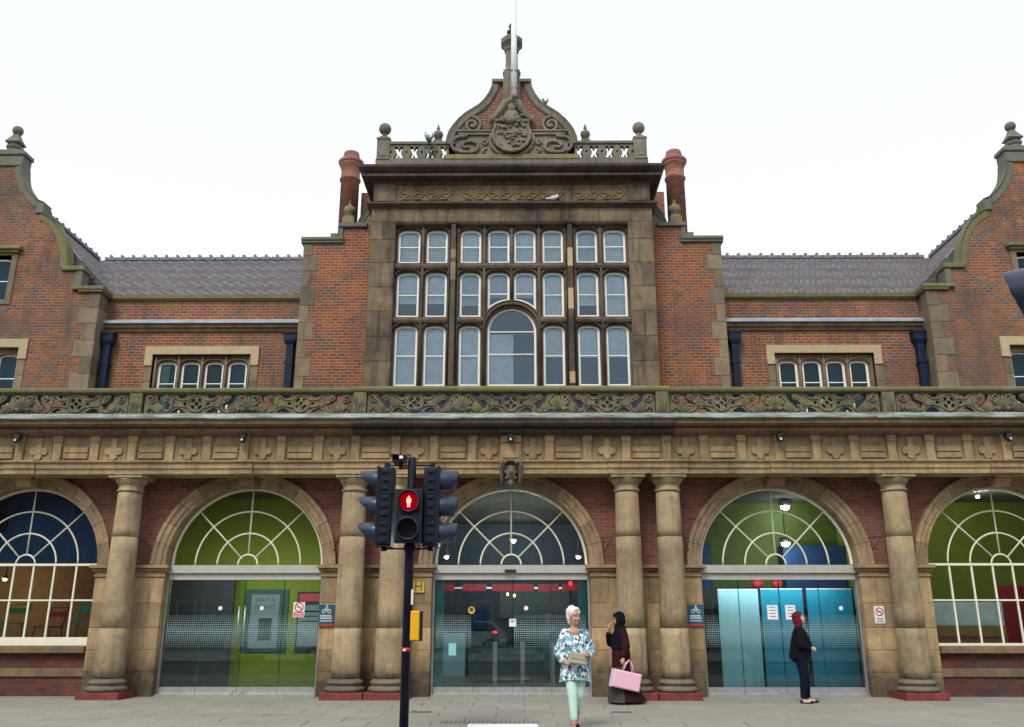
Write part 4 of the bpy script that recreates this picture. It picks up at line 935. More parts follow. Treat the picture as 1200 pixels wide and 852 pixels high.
    obj('apex_block', MB().cbox(*X(12.56, 13.34), WY-.05, WY+.34, 12.62, 12.92, .02).cbox(*X(12.52, 13.38), WY-.09, WY+.36, 12.92, 13.02, .02).cbox(*X(12.62, 13.28), WY-.05, WY+.34, 13.02, 13.10, .02), 'gable_coping', gb)
    obj('gable_finial', MB().lathe([(.20, 13.10), (.16, 13.15), (.20, 13.20), (.21, 13.25), (.14, 13.28), (.15, 13.32)], (s*GX, WY+.15, 0), 10, False).add([(s*GX+dx*.19, WY+.15+dy*.19, 13.35) for dx, dy in ((-1, -1), (1, -1), (1, 1), (-1, 1))]+[(s*GX+dx*.12, WY+.15+dy*.12, 13.31) for dx, dy in ((-1, -1), (1, -1), (1, 1), (-1, 1))]+[(s*GX+dx*.10, WY+.15+dy*.10, 13.52) for dx, dy in ((-1, -1), (1, -1), (1, 1), (-1, 1))]+[(s*GX+dx*.05, WY+.15+dy*.05, 13.65) for dx, dy in ((-1, -1), (1, -1), (1, 1), (-1, 1))], [(4, 5, 1, 0), (5, 6, 2, 1), (6, 7, 3, 2), (7, 4, 0, 3), (0, 1, 9, 8), (1, 2, 10, 9), (2, 3, 11, 10), (3, 0, 8, 11), (8, 9, 13, 12), (9, 10, 14, 13), (10, 11, 15, 14), (11, 8, 12, 15)]).ell((s*GX, WY+.15, 13.74), (.135, .135, .135), 16, 10), 'gable_coping', gb)
    # gable windows
    obj('window_hood', MB().cbox(*X(12.18, 13.72), WY-.16, WY+.1, 10.26, 10.36, .02).cbox(*X(12.24, 13.66), WY-.10, WY+.1, 10.20, 10.26, .01), 'mossy_stone', gb)
    obj('window_surround', MB().plate([[(s*x, z) for x, z in [(12.28, 8.85), (13.62, 8.85), (13.62, 10.2), (12.28, 10.2)]], uw], WY-.03, WY+.3), 'quoin_stone', gb)
    for cx in (12.70, 13.22): window([(s*x, z) for x, z in arched(cx-.25, cx+.25, 8.97, 10.08, .12)], WY+.12, gb, 'dark_glass', (9.5,), .04)
    hd = [(11.66, 7.45), (11.86, 7.45), (11.86, 7.74), (14.04, 7.74), (14.04, 7.45), (14.24, 7.45), (14.24, 7.95), (11.66, 7.95)]
    obj('window_lintel', MB().plate([[(s*x, z) for x, z in hd]], WY-.05, WY+.1), 'new_stone', gb)
    for xx in ((11.68, 11.86),):
        for z0, z1 in ((6.2, 6.62), (6.62, 7.04), (7.04, 7.45)): obj('jamb_stone', MB().cbox(*X(*xx), WY-.02, WY+.2, z0+.003, z1-.003, .008), 'quoin_stone', gb)
    l4 = [[(s*x, z) for x, z in arched(cx-.24, cx+.24, 6.35, 7.60, .13)] for cx in (12.16, 12.72, 13.28, 13.80)]
    obj('window_surround', MB().plate([lw]+l4, WY+.08, WY+.24), 'cornice_stone', gb)
    for l in l4: window(l, WY+.14, gb, 'dark_glass', (7.0,), .04)
    obj('gable_room', MB().box(*X(11.5, 14.4), WY+.5, WY+.6, 5.4, 10.4), 'cobalt_wall', gb)
    # ---- slate roofs
    EZ, RZ, RYD, RGX = 9.25, 11.70, 5.9, 12.3
    rf = obj('slate_roof', MB().add([(s*5.1, RY-.08, EZ), (s*10.05, RY-.08, EZ), (s*RGX, RYD, RZ), (s*5.1, RYD, RZ), (s*5.1, RYD+.05, RZ-.1), (s*RGX, RYD+.05, RZ-.1)], [(0, 1, 2, 3), (3, 2, 5, 4)]), 'slate_front', ST)
    obj('slate_slope', MB().add([(s*10.05, RY-.08, EZ), (s*RGX, RYD, RZ), (s*RGX, WY+.42, RZ), (s*10.05, WY+.42, EZ)], [(0, 1, 2, 3)]), 'slate_side', rf)
    obj('roof_end', MB().plate([[(s*x, z) for x, z in [(10.06, 9.1), (12.28, 9.1), (12.28, 11.66), (10.06, 9.24)]]], WY+.42, WY+.5), 'slate_side', rf)
    obj('back_slope', MB().add([(s*5.1, 9.4, EZ), (s*14.5, 9.4, EZ), (s*14.5, RYD, RZ), (s*5.1, RYD, RZ), (s*RGX, WY+.42, RZ), (s*14.55, WY+.42, EZ), (s*14.55, RYD, EZ)], [(0, 1, 2, 3), (4, 5, 6, 2)]), 'slate_front', rf)
    m = MB(); n = 22; vv = []
    m.box(-.15, .15, -.07, .07, -.02, .07)
    m.plate([[(-.035, .07), (.035, .07), (.02, .11), (.055, .15), (.03, .19), (0, .225), (-.03, .19), (-.055, .15), (-.02, .11)]], -.02, .02)
    m.plate([[(-.165, .07), (-.125, .07), (-.135, .12), (-.145, .14), (-.155, .12)]], -.015, .015)
    m.v = [(x, y, .07+(z-.07)*.72 if z > .07 else z) for x, y, z in m.v]
    rm = m.mesh('ridge_tile', 'ridge_clay')
    for i in range(21): obj('ridge_tile', rm, None, rf, loc=(s*(5.35+.33*i), RYD, RZ))
    for i in range(10): obj('ridge_tile', rm, None, rf, loc=(s*RGX, RYD-.2-.33*i, RZ), rot=(0, 0, R(90)))

# ------------------------------------------------------------------ glazing of the arcade
GLY = .22
def fan(c, y, parent, r=1.555, hub=.20):
    f = obj('fanlight', MB().plate([arc(c, SPR+.02, r, 0, 180, 40)+arc(c, SPR+.02, r-.045, 180, 0, 40)], y, y+.07), 'cream_bar', parent)
    obj('pane', MB().plate([arc(c, SPR+.02, r-.03, 0, 180, 40)], y+.035, y+.041, back=False), 'fan_glass', f)
    for rr_ in (hub, .63, 1.08): obj('glazing_bar', MB().tube([(x, y+.03, z) for x, z in arc(c, SPR+.02, rr_, 0, 180, 30)], .018, 6), 'cream_bar', f)
    for a in (45, 90, 135): obj('glazing_bar', MB().tube([(c+hub*math.cos(R(a)), y+.03, SPR+.02+hub*math.sin(R(a))), (c+(r-.03)*math.cos(R(a)), y+.03, SPR+.02+(r-.03)*math.sin(R(a)))], .017, 6), 'cream_bar', f)
    return f
for c in (AC[0], AC[4]):
    f = fan(c, GLY, ST)
    z0 = .94; wf = obj('window', MB().plate([rect(c-1.57, c+1.57, z0, 2.54), rect(c-1.52, c+1.52, z0+(.16 if c < 0 else .05), 2.50)], GLY, GLY+.07), 'cream_bar', ST)
    obj('pane', MB().plate([rect(c-1.54, c+1.54, z0, 2.52)], GLY+.035, GLY+.041, back=False), 'fan_glass', wf)
    obj('glazing_bar', MB().box(c-1.57, c+1.57, GLY-.01, GLY+.05, 2.495, 2.54), 'cream_bar', wf)
    obj('glazing_bar', MB().box(c-1.52, c+1.52, GLY+.0, GLY+.03, 1.80, 1.83), 'cream_bar', wf)
    for x in (-1.08, -.63, -.20, .20, .63, 1.08): obj('glazing_bar', MB().box(c+x-.017, c+x+.017, GLY+.002, GLY+.032, z0+.05, 2.5), 'cream_bar', wf)
def dots(m, x0, x1, y):
    z = .90
    for j in range(15):
        zc = .92+j*.042; k = 1-abs(j-7)/8.5; h = .0045+.0075*k; n = int((x1-x0)/.038)
        for i in range(n):
            xc = x0+.02+i*.038+(.019 if (j % 2 and 0) else 0)
            m.add([(xc-h, y, zc-h), (xc+h, y, zc-h), (xc+h, y, zc+h), (xc-h, y, zc+h)], [(0, 1, 2, 3)])
m_plain('frost', (.30, .45, .46), .6, var=.05)
def entrance(c, kind):
    ln = obj('entrance_screen', MB().cbox(c-1.588, c+1.588, .10, .34, 2.34, 2.50, .006), 'steel', ST)
    fan(c, GLY, ST)
    obj('door_track', MB().box(c-1.55, c+1.55, .16, .34, 2.215, 2.335), 'steel', ln)
    obj('threshold', MB().box(c-1.575, c+1.575, .08, .40, -.01, .035), 'brushed_steel', ln)
    for s in (-1, 1): obj('jamb', MB().box(c+s*1.565-.022, c+s*1.565+.022, .18, .28, .03, 2.34), 'brushed_steel', ln)
    if kind == 'slide': xs = [-1.54, -.76, .03, .80, 1.54]
    else: xs = [-1.54, -.82, .0, .80, 1.54]
    for a, b in zip(xs, xs[1:]):
        g = obj('glass_door', MB().box(c+a+.004, c+b-.004, .225, .237, .16, 2.22), 'shop_glass', ln)
        obj('bottom_rail', MB().box(c+a+.004, c+b-.004, .20, .26, .036, .165), 'brushed_steel', g)
        for q in (a+.006, b-.006): obj('glass_edge', MB().box(c+q-.004, c+q+.004, .222, .240, .166, 2.21), 'edge_glass', g)
    dm = MB()
    rng = [(xs[0], xs[1]), (xs[2], xs[4])] if kind == 'slide' else [(xs[0], xs[4])]
    for a, b in rng: dots(dm, c+a+.02, c+b-.02, .220)
    obj('frosted_dots', dm, 'frost', ln, kind='stuff')
    if kind != 'slide':
        for q in (-.06, .06):
            if kind == 'swing': obj('door_handle', MB().tube([(c+q, .14, .95), (c+q, .14, 1.70)], .014, 8).tube([(c+q, .14, 1.0), (c+q, .22, 1.0)], .008, 6).tube([(c+q, .14, 1.65), (c+q, .22, 1.65)], .008, 6), 'brushed_steel', ln)
            obj('floor_lock', MB().box(c+q*1.6-.03, c+q*1.6+.03, .17, .2, .05, .10), 'brushed_steel', ln)
        for q in ((-.47, .37) if kind == 'swing' else (1.22,)): obj('manifestation_disc', MB().plate([arc(c+q, 1.66, .042, 0, 345, 18)], .219, .222, back=False), 'sign_white', ln)
    else:
        obj('door_sensor', MB().cbox(c-.13, c+.10, .04, .12, 2.36, 2.41, .01), 'sign_black', ln)
        obj('manifestation_disc', MB().plate([arc(c+.30, 1.66, .045, 0, 345, 18)], .219, .222, back=False), 'sign_white', ln)
        for s in (-1, 1): obj('side_panel', MB().box(min(c+s*1.54, c+s*1.36), max(c+s*1.54, c+s*1.36), .262, .27, .04, 2.2), 'teal_glass', ln)
        for s in (-1, 1): obj('glass_return', MB().box(c+s*1.44-.008, c+s*1.44+.008, .28, 1.2, .05, 2.2), 'edge_glass', ln)
    return ln
entrance(AC[1], 'swing'); entrance(0, 'slide'); entrance(AC[3], 'plain')

# ------------------------------------------------------------------ interiors
inn = obj('interior_floor', MB().box(-XE, XE, .42, 9, -.02, .01), 'interior_floor', ST)
obj('interior_ceiling', MB().box(-XE, XE, .42, 9, 4.16, 4.22), 'ceiling_white', ST)
for x, mt in ((-7.9, 'lime_wall'), (-2.9, 'dark_wall'), (2.9, 'dark_wall'), (7.8, 'lime_wall')):
    obj('partition_wall', MB().box(x-.05, x+.05, .44, 9, .01, 4.16), mt, ST)
obj('rear_wall', MB().box(-XE, -7.95, 3.0, 3.1, .01, 2.9), 'tan_wall', ST)
obj('blue_bulkhead', MB().box(-XE, -7.95, .9, 1.0, 2.60, 4.16), 'cobalt_wall', ST)
obj('rear_wall', MB().box(-7.85, -2.95, 2.4, 2.5, .01, 4.16), 'lime_wall', ST)
obj('dark_lobby_panel', MB().box(-7.84, -6.16, 1.9, 2.0, .01, 2.35), 'dark_wall', ST)  # plain dark panel in front of the left part of the lime wall
obj('rear_wall', MB().box(-2.85, 2.85, 8, 8.1, .01, 4.16), 'concourse_wall', ST)
obj('rear_wall', MB().box(2.95, 7.75, 3.2, 3.3, .01, 4.16), 'olive_wall', ST)
obj('duct', MB().box(3.0, 4.6, 2.6, 3.15, .01, 3.15).box(6.3, 7.7, 2.7, 3.15, .01, 3.1), 'cobalt_wall', ST)
obj('rear_wall', MB().box(7.85, XE, 3.2, 3.3, .01, 4.16), 'lime_wall', ST)
obj('duct', MB().box(8.2, 9.0, 2.8, 3.15, .01, 2.9), 'teal_dark', ST)
def lamp(name, x, y, z, e, r, label, mat='lamp_glow', col=(1, 1, 1)):
    l = empty(name, (x, y, z), label=label, cat='lamp')
    obj('lamp_bulb', MB().ell((0, 0, 0), (r, r, r*.7), 12, 8), mat, l); obj('lamp_housing', MB().lathe([(r*1.4, r*.2), (r*1.5, r*1.2), (r*.6, r*1.8), (.02, r*2), (.01, 4.16-z)], n=12), 'brushed_steel', l)
    ld = bpy.data.lights.new('lamp_light', 'POINT'); ld.energy = e; ld.shadow_soft_size = .15; ld.color = col
    lo = bpy.data.objects.new('lamp_light', ld); COL.objects.link(lo); lo.parent = l; lo.location = (0, -.05, -.15)
def fill_strip_light(x, y, e, label):  # hidden fill light, added to brighten what stands behind the doors
    l = empty('fill_strip_light', (x, y, 2.40), label=label, cat='lamp', group='added unseen fill lights behind the door lintels')
    obj('tube', MB().tube([(-1.3, 0, 0), (1.3, 0, 0)], .018, 8), 'fill_soft', l); obj('fitting', MB().box(-1.35, 1.35, -.04, .04, .03, .08), 'brushed_steel', l)
    ld = bpy.data.lights.new('lamp_light', 'AREA'); ld.shape = 'RECTANGLE'; ld.size = 2.7; ld.size_y = .12; ld.energy = e
    lo = bpy.data.objects.new('lamp_light', ld); COL.objects.link(lo); lo.parent = l; lo.location = (0, .0, -.03); lo.rotation_euler = (R(50), 0, 0)
lamp('ceiling_lamp', 6.40, 2.6, 3.98, 9, .10, 'bright white ceiling lamp high behind the fanlight over the blue boards')
lamp('ceiling_lamp', 6.22, 2.2, 3.10, 8, .095, 'lower bright white lamp just above the blue boards')
lamp('ceiling_lamp', .02, 3.0, 3.23, 22, .06, 'small white lamp hanging behind the central fanlight')
fill_strip_light(-5.405, .46, 30, 'unseen strip light added behind the steel lintel to brighten the lime green lobby')
fill_strip_light(0, .46, 20, 'unseen strip light added behind the lintel to brighten the central sliding doors')
obj('dark_backing', MB().box(2.96, 7.74, 1.6, 1.64, .01, 2.12), 'dark_wall', ST)  # dark sheet added behind the hoarding so the gaps read dark
fill_strip_light(5.405, .46, 19, 'unseen strip light added behind the steel lintel to brighten the blue hoarding')
lamp('ceiling_lamp', 10.2, 1.2, 4.02, 26, .04, 'added fill lamp brightening the green shop with the crimson door')  # added light source so the counter and shop walls show
lamp('ceiling_lamp', -11.3, 1.9, 2.3, 12, .05, 'added warm fill lamp brightening the cafe with upturned chairs', 'lamp_warm', (1, .8, .5))  # added light source to bring out the stored chairs
lamp('ceiling_lamp', 0, 6.5, 3.6, 16, .05, 'added fill lamp deep inside the dark concourse')  # added light source lifting the far end of the hall
lamp('ceiling_lamp', -1.6, 3.6, 2.9, 26, .05, 'added fill lamp over the ticket gates, left side'); lamp('ceiling_lamp', 1.6, 3.6, 2.9, 26, .05, 'added fill lamp over the ticket gates, right side')  # pair of extra lights added to brighten the hall
# cafe chairs
def chair(loc, mat, label, rz=0, s=1.0):
    c = empty('cafe_chair', loc, rz, label=label, cat='chair', group='chairs stored in the cafe window')
    obj('seat', MB().box(-.2*s, .2*s, -.2*s, .2*s, .0, .025), mat, c)
    obj('backrest', MB().tube([(-.19*s, .2*s, 0), (-.22*s, .3*s, .42*s), (.22*s, .3*s, .42*s), (.19*s, .2*s, 0)], .018, 6).box(-.2*s, .2*s, .255*s, .275*s, .22*s, .34*s), mat, c)
    for a in (-1, 1):
        for b in (-1, 1): obj('leg', MB().tube([(a*.18*s, b*.18*s, 0), (a*.24*s, b*.24*s, -.42*s)], .016, 6), mat, c)
chair((-10.75, 1.55, .93+.42), 'chair_green', 'green metal chair stored behind the cafe window', .3)
chair((-10.05, 1.65, .93+.35), 'chair_red', 'dark red folding chair between the green and teal chairs', -.2)
chair((-9.20, 1.45, .93+.45), 'chair_teal', 'teal metal chair nearest the pier in the cafe window', .1)
tb_ = empty('cafe_table', (-10.0, 1.55, 0), label='long dark wooden bench under the stored cafe chairs', cat='table')
obj('tabletop', MB().box(-1.4, 1.4, -.4, .4, .86, .92), 'wood_tan', tb_)
for a in (-1.3, 1.3): obj('leg', MB().box(a-.04, a+.04, -.35, .35, 0, .86), 'black_iron', tb_)
fr_ = empty('picture_frame', (-9.15, 2.98, 1.9), label='dark framed picture on the tan cafe wall', cat='picture')
obj('frame', MB().plate([rect(-.3, .3, -.45, .45), rect(-.26, .26, -.41, .41)], -.05, 0), 'black_iron', fr_); obj('print', MB().box(-.26, .26, -.03, -.01, -.41, .41), 'tan_wall', fr_)
fan_ = empty('wall_speaker', (-11.05, .86, 3.42), label='round black wall loudspeaker behind the left fanlight', cat='speaker')
obj('ring', MB().tube([(x, 0, z) for x, z in arc(0, 0, .17, 0, 345, 24)], .045, 8, closed=True), 'black_iron', fan_); obj('cone', MB().plate([arc(0, 0, .15, 0, 345, 24)], .01, .03), 'signal_black', fan_)
# posters and boards in the lime lobby
def board(name, x0, x1, z0, z1, y, mat, label, cat, extra=()):
    o = empty(name, ((x0+x1)/2, y, z0), label=label, cat=cat); w_, h = (x1-x0)/2, z1-z0
    obj('panel', MB().cbox(-w_, w_, -.02, 0, 0, h, .004), mat, o)
    for i, (nm, a, b, c, d, mt) in enumerate(extra): obj(nm, MB().box(-w_+2*w_*a, -w_+2*w_*b, -.023, -.0195, h*c, h*d), mt, o)
    return o
def text(body, size, loc, mat, parent, name='lettering', rot=(R(90), 0, 0)):
    cu = bpy.data.curves.new(name, 'FONT'); cu.body = body; cu.size = size; cu.align_x = 'CENTER'; cu.align_y = 'CENTER'; cu.extrude = .001; cu.resolution_u = 3
    tmp = bpy.data.objects.new('tmp_text', cu); COL.objects.link(tmp)
    dg = bpy.context.evaluated_depsgraph_get(); me = bpy.data.meshes.new_from_object(tmp.evaluated_get(dg)); bpy.data.objects.remove(tmp)
    me.materials.clear(); me.materials.append(M[mat])
    return obj(name, me, None, parent, loc=loc, rot=rot)
pw = board('wall_poster', -6.05, -5.05, .75, 2.10, 2.38, 'poster_teal', 'teal framed poster with pale sheet on the lime wall behind the door handles', 'poster', (('sheet', .16, .80, .06, .92, 'poster_pale'), ('photo', .36, .66, .18, .54, 'tan_wall')))
text('WAIT A', .13, (-.02, -.026, 1.12), 'sign_blue', pw); text('MINUTE', .13, (-.02, -.026, .96), 'sign_blue', pw)
board('notice_board', -4.85, -3.85, .75, 2.05, 2.38, 'dark_wall', 'dark information board with crimson header on the lime wall', 'notice board', (('header', .04, .80, .84, .97, 'sign_red'), ('sheet', .05, .55, .10, .78, 'poster_pale'), ('line', .10, .50, .66, .68, 'sign_blue'), ('line', .10, .50, .58, .60, 'sign_blue'), ('line', .10, .50, .50, .52, 'sign_blue')))
# ticket hall
bn = empty('departures_banner', (0, 2.3, 2.06), label='red overhead banner across the ticket hall inside the central doors', cat='banner')
for a, b in ((-1.62, -1.30), (-1.12, -.58), (-.46, .50), (.58, 1.05), (1.12, 1.6)): obj('panel', MB().cbox(a, b, -.03, 0, 0, .16, .003), 'banner_red', bn)
obj('rail', MB().box(-2.8, 2.8, 0, .03, .05, .09), 'brushed_steel', bn)
for i, x in enumerate((-.42, .24, .95)):
    g = empty('ticket_gate', (x, 4.0, 0), label=('grey ticket gate post with red light, left of the hall', 'middle grey ticket gate post in the hall', 'right hand ticket gate post behind the woman with white hair')[i], cat='ticket gate', group='ticket gates in the hall')
    obj('post', MB().box(-.05, .05, -.1, .6, 0, .95), 'brushed_steel', g); obj('reader', MB().cbox(-.08, .08, -.14, .2, .95, 1.22, .02), 'signal_black', g)
    obj('light', MB().box(-.05, .05, -.15, -.141, 1.14, 1.19), 'lamp_red' if i == 0 else 'lens_off', g); obj('flap', MB().box(-.32, .32, .25, .27, .45, 1.0), 'edge_glass', g)
board('service_desk', -2.6, -1.3, 0, 1.1, 6.9, 'hoarding_pale', 'pale desk against the rear of the concourse, left side', 'desk')
board('poster_stand', -1.25, -.75, 1.2, 1.75, 7.9, 'cobalt_wall', 'small blue screen on the rear concourse wall', 'screen')
board('window_wall', -.4, 1.6, 1.5, 2.3, 7.95, 'poster_pale', 'wide pale glazed panel on the rear concourse wall', 'panel')
for x, z in ((-.46, 2.02), (-.30, 1.99)): lamp_o = obj('lamp_bulb', MB().ell((x+.35, 3.2, z), (.03, .03, .04)), 'lamp_warm', label='tiny warm bulb glowing in the ticket hall, %s of the two' % ('left' if x < -.4 else 'right'), cat='lamp', group='warm bulbs in the ticket hall')
tag(obj('signal_lamp', MB().ell((1.28, 1.6, 2.20), (.04, .03, .05)), 'lamp_red'), 'tiny red light near the top right of the central doors', 'lamp')
# blue hoardings
hb = [(-1.215, -.80, 2.02, 'hoarding_pale', 'pale blue board, leftmost of the hoarding'), (-.79, -.40, 2.02, 'hoarding_pale', 'pale blue board, second from the left in the hoarding'), (-.35, .50, 2.03, 'hoarding_teal', 'deep teal hoarding board with two white notices in front'), (.58, 1.50, 2.03, 'hoarding_teal', 'deep teal hoarding board at the right behind the woman with red hair')]
for a, b, z, mt, lb in hb:
    o = empty('hoarding_board', (.164+(AC[3]+(a+b)/2-.164)*1.035, .95, 0), label=lb, cat='board', group='boards of the blue hoarding'); w_ = (b-a)/2*1.03; z += .02
    obj('panel', MB().cbox(-w_, w_, 0, .03, .02, z, .004), mt, o); obj('top_edge', MB().box(-w_, w_, -.004, .034, z, z+.02), 'white_edge', o)
for i, x in enumerate((5.30, 5.72)): tag(obj('cushion', MB().ell((x, 1.4, 2.19), (.13, .08, .10)), 'sign_red'), 'red rounded seat back showing over the teal hoarding, %s one' % ('left' if i == 0 else 'right'), 'seat', 'red seat backs over the hoarding')
# counter and crimson door in the right shop
k = empty('shop_counter', (10.12, 1.6, 0), label='pale blue fronted counter with tan wooden base in the right shop', cat='counter')
obj('front', MB().cbox(-1.1, .47, 0, .05, 1.32, 1.80, .01), 'counter_blue', k); obj('base', MB().cbox(-1.1, .47, -.02, .5, .01, 1.31, .01), 'wood_tan', k); obj('shelf', MB().box(-1.1, .47, -.06, -.02, 1.08, 1.13), 'tan_wall', k)
d = empty('crimson_door', (11.22, 1.9, .01), label='crimson double door in the right shop', cat='door')
for a in (-1, 1): obj('door_leaf', MB().cbox(a*.26-.255, a*.26+.255, 0, .05, 0, 2.15, .01), 'crimson', d)
obj('handle', MB().tube([(.06, -.04, .95), (.06, -.04, 1.2)], .012, 6), 'brushed_steel', d)

# ------------------------------------------------------------------ signs and notices
def cycle_sign(x, label):
    o = empty('cycle_sign', (x, -.03, 1.52), label=label, cat='sign', group='cycle signs on the piers')
    obj('plate', MB().cbox(-.155, .155, -.012, .012, -.205, .205, .003), 'sign_blue', o)
    m = MB()
    for s in (-1, 1): m.tube([(s*.055+xx, -.014, .075+zz) for xx, zz in arc(0, 0, .032, 0, 340, 17)], .0065, 5, closed=True)
    m.tube([(-.055, -.014, .075), (-.02, -.014, .12), (.03, -.014, .12), (.055, -.014, .075)], .006, 5); m.tube([(-.02, -.014, .12), (0, -.014, .075), (.03, -.014, .12)], .006, 5); m.tube([(-.03, -.014, .132), (-.01, -.014, .132)], .006, 5); m.tube([(.03, -.014, .12), (.025, -.014, .145), (.04, -.014, .148)], .005, 5)
    m.tube([(-.015, -.015, .13), (.0, -.015, .165), (.022, -.015, .135)], .010, 5); m.ell((.008, -.015, .18), (.014, .006, .014), 8, 6)
    obj('bicycle_symbol', m, 'sign_white', o)
    for z, w_ in ((.0, .11), (-.03, .115), (-.06, .12), (-.105, .12)): obj('text_line', MB().box(-.125, -.125+2*w_, -.015, -.0125, z-.008, z+.005), 'sign_white', o)
    obj('red_strip', MB().box(-.155, .155, -.016, -.0125, -.205, -.175), 'sign_red', o)
cycle_sign(-3.665, 'blue cycle notice on the pier left of the traffic signal'); cycle_sign(3.655, 'blue cycle notice on the pier left of the blue hoarding')
h = empty('hydrant_sign', (-1.85, -.025, 2.07), label='small yellow fire hydrant plate with black H on the pier', cat='sign')
obj('plate', MB().cbox(-.115, .115, -.01, .01, -.115, .115, .003), 'sign_yellow', h)
obj('letter', MB().box(-.065, -.048, -.013, -.0105, -.075, .095).box(.048, .065, -.013, -.0105, -.075, .095).box(-.048, .048, -.013, -.0105, .0, .018).box(-.10, .10, -.013, -.0105, .100, .106), 'sign_black', h)
def no_smoking(x, y, z, w_, h_, label, rd=True):
    o = empty('no_smoking_sign', (x, y, z), label=label, cat='sign', group='no smoking signs')
    obj('plate', MB().cbox(-w_, w_, -.004, .002, -h_, h_, .001), 'sign_white', o)
    r = w_*.72; zc = h_*.36
    obj('prohibition_ring', MB().tube([(r*math.cos(R(a)), -.006, zc+r*math.sin(R(a))) for a in range(0, 360, 18)], r*.13, 5, closed=True).tube([(-r*.7, -.007, zc+r*.7), (r*.7, -.007, zc-r*.7)], r*.1, 5), 'sign_red', o)
    obj('cigarette', MB().box(-r*.6, r*.5, -.006, -.0045, zc-.008, zc+.008), 'sign_black', o)
    if rd:
        obj('red_panel', MB().box(-w_*.86, w_*.86, -.007, -.0045, -h_*.9, -h_*.32), 'sign_red', o)
        for q in (-.5, -.72): obj('text_line', MB().box(-w_*.7, w_*.7, -.009, -.0072, h_*q-.006, h_*q+.006), 'sign_white', o)
    else:
        for q in (-.4, -.6, -.78): obj('text_line', MB().box(-w_*.7, w_*.7, -.007, -.0045, h_*q-.006, h_*q+.004), 'sign_blue', o)
no_smoking(-4.28, .215, 1.63, .115, .145, 'white no smoking notice with red panel on the glass before the lime lobby')
no_smoking(7.29, -.01, 1.53, .10, .165, 'white no smoking notice on the stone pier right of the teal boards', False)
def paper(x, z, w_, h_, label, mat='sign_white', lines=4, y=.216):
    o = empty('paper_notice', (x, y, z), label=label, cat='notice')
    obj('sheet', MB().box(-w_, w_, -.002, .001, -h_, h_), mat, o)
    for i in range(lines): q = h_*(.7-.42*i); obj('text_line', MB().box(-w_*.6, w_*.6, -.0035, -.0022, q-.008, q+.004), 'sign_blue' if i < lines-1 else 'sign_black', o)
paper(AC[3]-.16, 1.58, .105, .14, 'left white paper notice on the glass before the teal hoarding'); paper(AC[3]+.20, 1.58, .10, .14, 'right white paper notice beside the woman with red hair')
paper(.03, 1.38, .07, .075, 'small square white notice at the middle of the central doors', lines=2); paper(-1.17, .87, .075, .115, 'pale teal paper low on the left central glass', 'paper_teal', 0)
s_ = empty('round_sticker', (-.80, .216, 1.62), label='round yellow sticker on the left central glass', cat='sticker')
obj('disc', MB().plate([arc(0, 0, .07, 0, 345, 20)], -.002, .001), 'yellow_plastic', s_); obj('emblem', MB().plate([arc(0, .01, .042, 0, 345, 16)], -.004, -.0022), 'sign_blue', s_)
# cameras under the cornice
cl = {-9.99: 'over the leftmost arch', -5.41: 'over the arch of the lime lobby', 0: 'over the carved mask', 5.41: 'over the arch with blue boards', 9.99: 'over the rightmost arch'}
for x, lb in cl.items():
    o = empty('security_camera', (x, -.70, 4.98), label='small dark camera fixed under the cornice '+lb, cat='camera', group='cameras under the cornice')
    obj('dome', MB().ell((0, -.06, -.06), (.065, .065, .065), 12, 8), 'black_iron', o); obj('bracket', MB().box(-.05, .05, -.08, .06, -.03, .05), 'black_iron', o); obj('lens', MB().ell((0, -.12, -.075), (.025, .015, .025), 8, 6), 'white_edge', o)
# pigeons
def pigeon(loc, rz, mat, label):
    o = empty('pigeon', loc, rz, label=label, cat='bird', group='pigeons on the ledges')
    m = MB().ell((0, 0, .085), (.10, .055, .055), 12, 8, Matrix.Rotation(-.35, 3, 'Y')).ell((.085, 0, .155), (.032, .028, .034), 10, 8).tube([(.06, 0, .10), (.085, 0, .15)], [.045, .026], 8).tube([(-.08, 0, .075), (-.19, 0, .05)], [.035, .022], 6)
    b = obj('body', m, mat, o); obj('beak', MB().tube([(.112, 0, .152), (.138, 0, .145)], [.008, .002], 5), 'sign_black', b)
    for s in (-1, 1): obj('leg', MB().tube([(.0, s*.02, .05), (.01, s*.02, 0), (.035, s*.02, .002)], .006, 5), 'sign_red', o)
pigeon((-1.88, -.93, 5.42), .4, 'pigeon_grey', 'grey pigeon on the lead cornice, left of the two'); pigeon((-1.08, -.95, 5.42), -2.8, 'pigeon_grey', 'dark pigeon crouched on the lead cornice, right of the two')
pigeon((1.02, BY-.08, 11.16), .1, 'pigeon_white', 'pale pigeon sitting on the ledge under the carved frieze')
